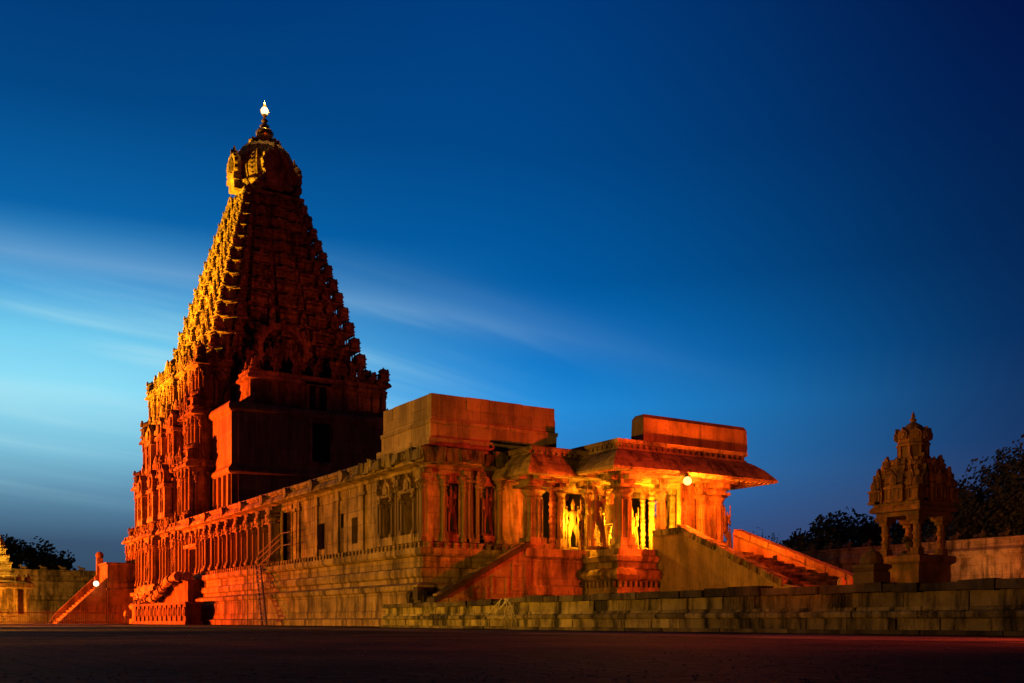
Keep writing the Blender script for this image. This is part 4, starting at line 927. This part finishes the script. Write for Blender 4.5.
T(12, 262, 532, 130, 3, 'dark leafy tree behind the far left boundary wall', 26000, leaf=1.3)
T(-60, 255, 520, 90, 4, 'taller dark tree cut by the left edge of the view', 3000, leaf=.8)
T(1005, 150, 450, 170, 5, 'largest dark tree, cut by the right edge behind the boundary wall', 42000, leaf=.75)
T(962, 165, 480, 120, 6, 'broad dark tree behind the boundary wall just right of the pavilion', 30000, leaf=.8)
T(905, 185, 515, 130, 7, 'low dark tree seen behind the pavilion columns', 18000, leaf=.95)
T(850, 190, 508, 130, 8, 'rounded dark tree between the porch stair and the pavilion', 26000, leaf=1.0)
T(800, 205, 532, 110, 9, 'low dark tree behind the upper porch stair parapet', 22000, leaf=1.0)
T(762, 180, 522, 60, 10, 'thin sparse tree right beside the porch columns', 3500, True, leaf=.45)

# ------------------------------------------------------------------ people (skinned bodies)
def person(label, loc, rz, pose, shirt, trousers):
    J = {'pelvis': (0, 0, .9, .15), 'chest': (0, 0, 1.25, .17), 'neck': (0, 0, 1.47, .06), 'head': (0, -.02, 1.62, .105), 'crown': (0, 0, 1.72, .08)}
    for s, n in ((-1, 'l'), (1, 'r')):
        J['sh'+n] = (s*.19, 0, 1.4, .065); J['el'+n] = (s*.25, .02, 1.12, .045); J['ha'+n] = (s*.24, -.1, .88, .035)
        J['hip'+n] = (s*.1, 0, .84, .10); J['kn'+n] = (s*.11, -.02, .47, .065); J['an'+n] = (s*.11, 0, .08, .045); J['to'+n] = (s*.12, -.17, .04, .035)
    if pose == 'sit':
        for k, v in list(J.items()): J[k] = (v[0], v[1], v[2]-.42, v[3])
        for s, n in ((-1, 'l'), (1, 'r')):
            J['hip'+n] = (s*.11, -.05, .44, .10); J['kn'+n] = (s*.13, -.45, .5, .07); J['an'+n] = (s*.13, -.48, .08, .045); J['to'+n] = (s*.13, -.64, .04, .035); J['el'+n] = (s*.27, -.08, .74, .045); J['ha'+n] = (s*.15, -.36, .62, .035)
    names = list(J); E = [('pelvis', 'chest'), ('chest', 'neck'), ('neck', 'head'), ('head', 'crown')]
    for n in 'lr': E += [('chest', 'sh'+n), ('sh'+n, 'el'+n), ('el'+n, 'ha'+n), ('pelvis', 'hip'+n), ('hip'+n, 'kn'+n), ('kn'+n, 'an'+n), ('an'+n, 'to'+n)]
    me = bpy.data.meshes.new('person'); me.from_pydata([J[k][:3] for k in names], [(names.index(a), names.index(b)) for a, b in E], [])
    m_, nt, b = new_mat('person_clothing'); n = nt.nodes; l = nt.links; tc = n.new('ShaderNodeTexCoord'); sx = n.new('ShaderNodeSeparateXYZ'); l.new(tc.outputs['Object'], sx.inputs[0])
    r = n.new('ShaderNodeValToRGB'); r.color_ramp.interpolation = 'CONSTANT'; off = -.42 if pose == 'sit' else 0
    e = r.color_ramp.elements; e[0].position = 0; e[0].color = trousers+(1,); e[1].position = (.95+off)/2; e[1].color = shirt+(1,); k_ = e.new((1.47+off)/2); k_.color = (.22, .11, .06, 1); k_ = e.new((1.68+off)/2); k_.color = (.015, .01, .01, 1)
    d = n.new('ShaderNodeMath'); d.operation = 'DIVIDE'; l.new(sx.outputs[2], d.inputs[0]); d.inputs[1].default_value = 2; l.new(d.outputs[0], r.inputs[0]); l.new(r.outputs[0], b.inputs['Base Color']); b.inputs['Roughness'].default_value = .8
    me.materials.append(m_); o = bpy.data.objects.new('person', me); col.objects.link(o); o.location = loc; o.rotation_euler = (0, 0, rz)
    sk = o.modifiers.new('skin', 'SKIN')
    if not me.skin_vertices: pass
    for i, k in enumerate(names):
        v = me.skin_vertices[0].data[i]; v.radius = (J[k][3], J[k][3]); v.use_root = (k == 'pelvis')
    o.modifiers.new('sub', 'SUBSURF').levels = 1; o.modifiers['sub'].render_levels = 2
    return tag(o, label, 'person')

for px_, n_, z_, rz_, lab, pose, a_, b__ in (
    (138, 27.7, 2.25, 20, 'person in a pale shirt sitting on the carved stair base, left of another', 'sit', (.6, .5, .4), (.08, .07, .08)),
    (145, 27.7, 2.25, -10, 'person in a red shirt sitting on the carved stair base, right of another', 'sit', (.45, .08, .06), (.1, .08, .06)),
    (126, 26.4, 0, 35, 'person in a yellow shirt standing at the foot of the curling balustrade', 'stand', (.5, .38, .1), (.06, .05, .06))):
    person(lab, (on_south(px_, n_), n_, z_), R(rz_), pose, a_, b__)
person('person in a dark shirt standing on the steep stairway above the white lamp', (-149.4, 27.4, 4.68), R(15), 'stand', (.12, .06, .06), (.05, .04, .04))

# loose grit and fallen leaves on the paving
m = MB(); rg = random.Random(5)
for i in range(2600):
    f = 6+38*rg.random()**1.6; u = rg.uniform(-.62, .62); x = .531*u*f-.847*f; y = .847*u*f+.531*f
    if y > 22.4 and x > -54: continue
    r_ = rg.uniform(.005, .016); a = rg.random()*3.14; c_, s_ = math.cos(a)*r_, math.sin(a)*r_
    m._add([(x-c_, y-s_, .006), (x+s_*.6, y-c_*.6, .006+r_*.5), (x+c_, y+s_, .006), (x-s_*.6, y+c_*.6, .006+r_*.7)], [(0, 1, 2), (0, 2, 3), (0, 3, 1), (1, 3, 2)])
o = m.build('grit', plain('grit_and_leaves', (.20, .12, .06), .8, 0, 4, (.08, .05, .03))); tag(o, 'loose grit and fallen leaves scattered over the dark paving', 'grit', kind='stuff')
m = MB(); rg = random.Random(8)
for i in range(26):
    x = rg.uniform(-59.5, -57.8); y = rg.uniform(29.2, 31.0); q = rg.uniform(.15, .4); m.rock(x, x+q*1.5, y, y+q*1.2, 1.3+rg.uniform(-.1, .5), 1.5+q+rg.uniform(0, .5), .12)
o = m.build('rubble', M['soot']); tag(o, 'heap of broken dark stones at the near corner of the hall', 'rubble', kind='stuff')
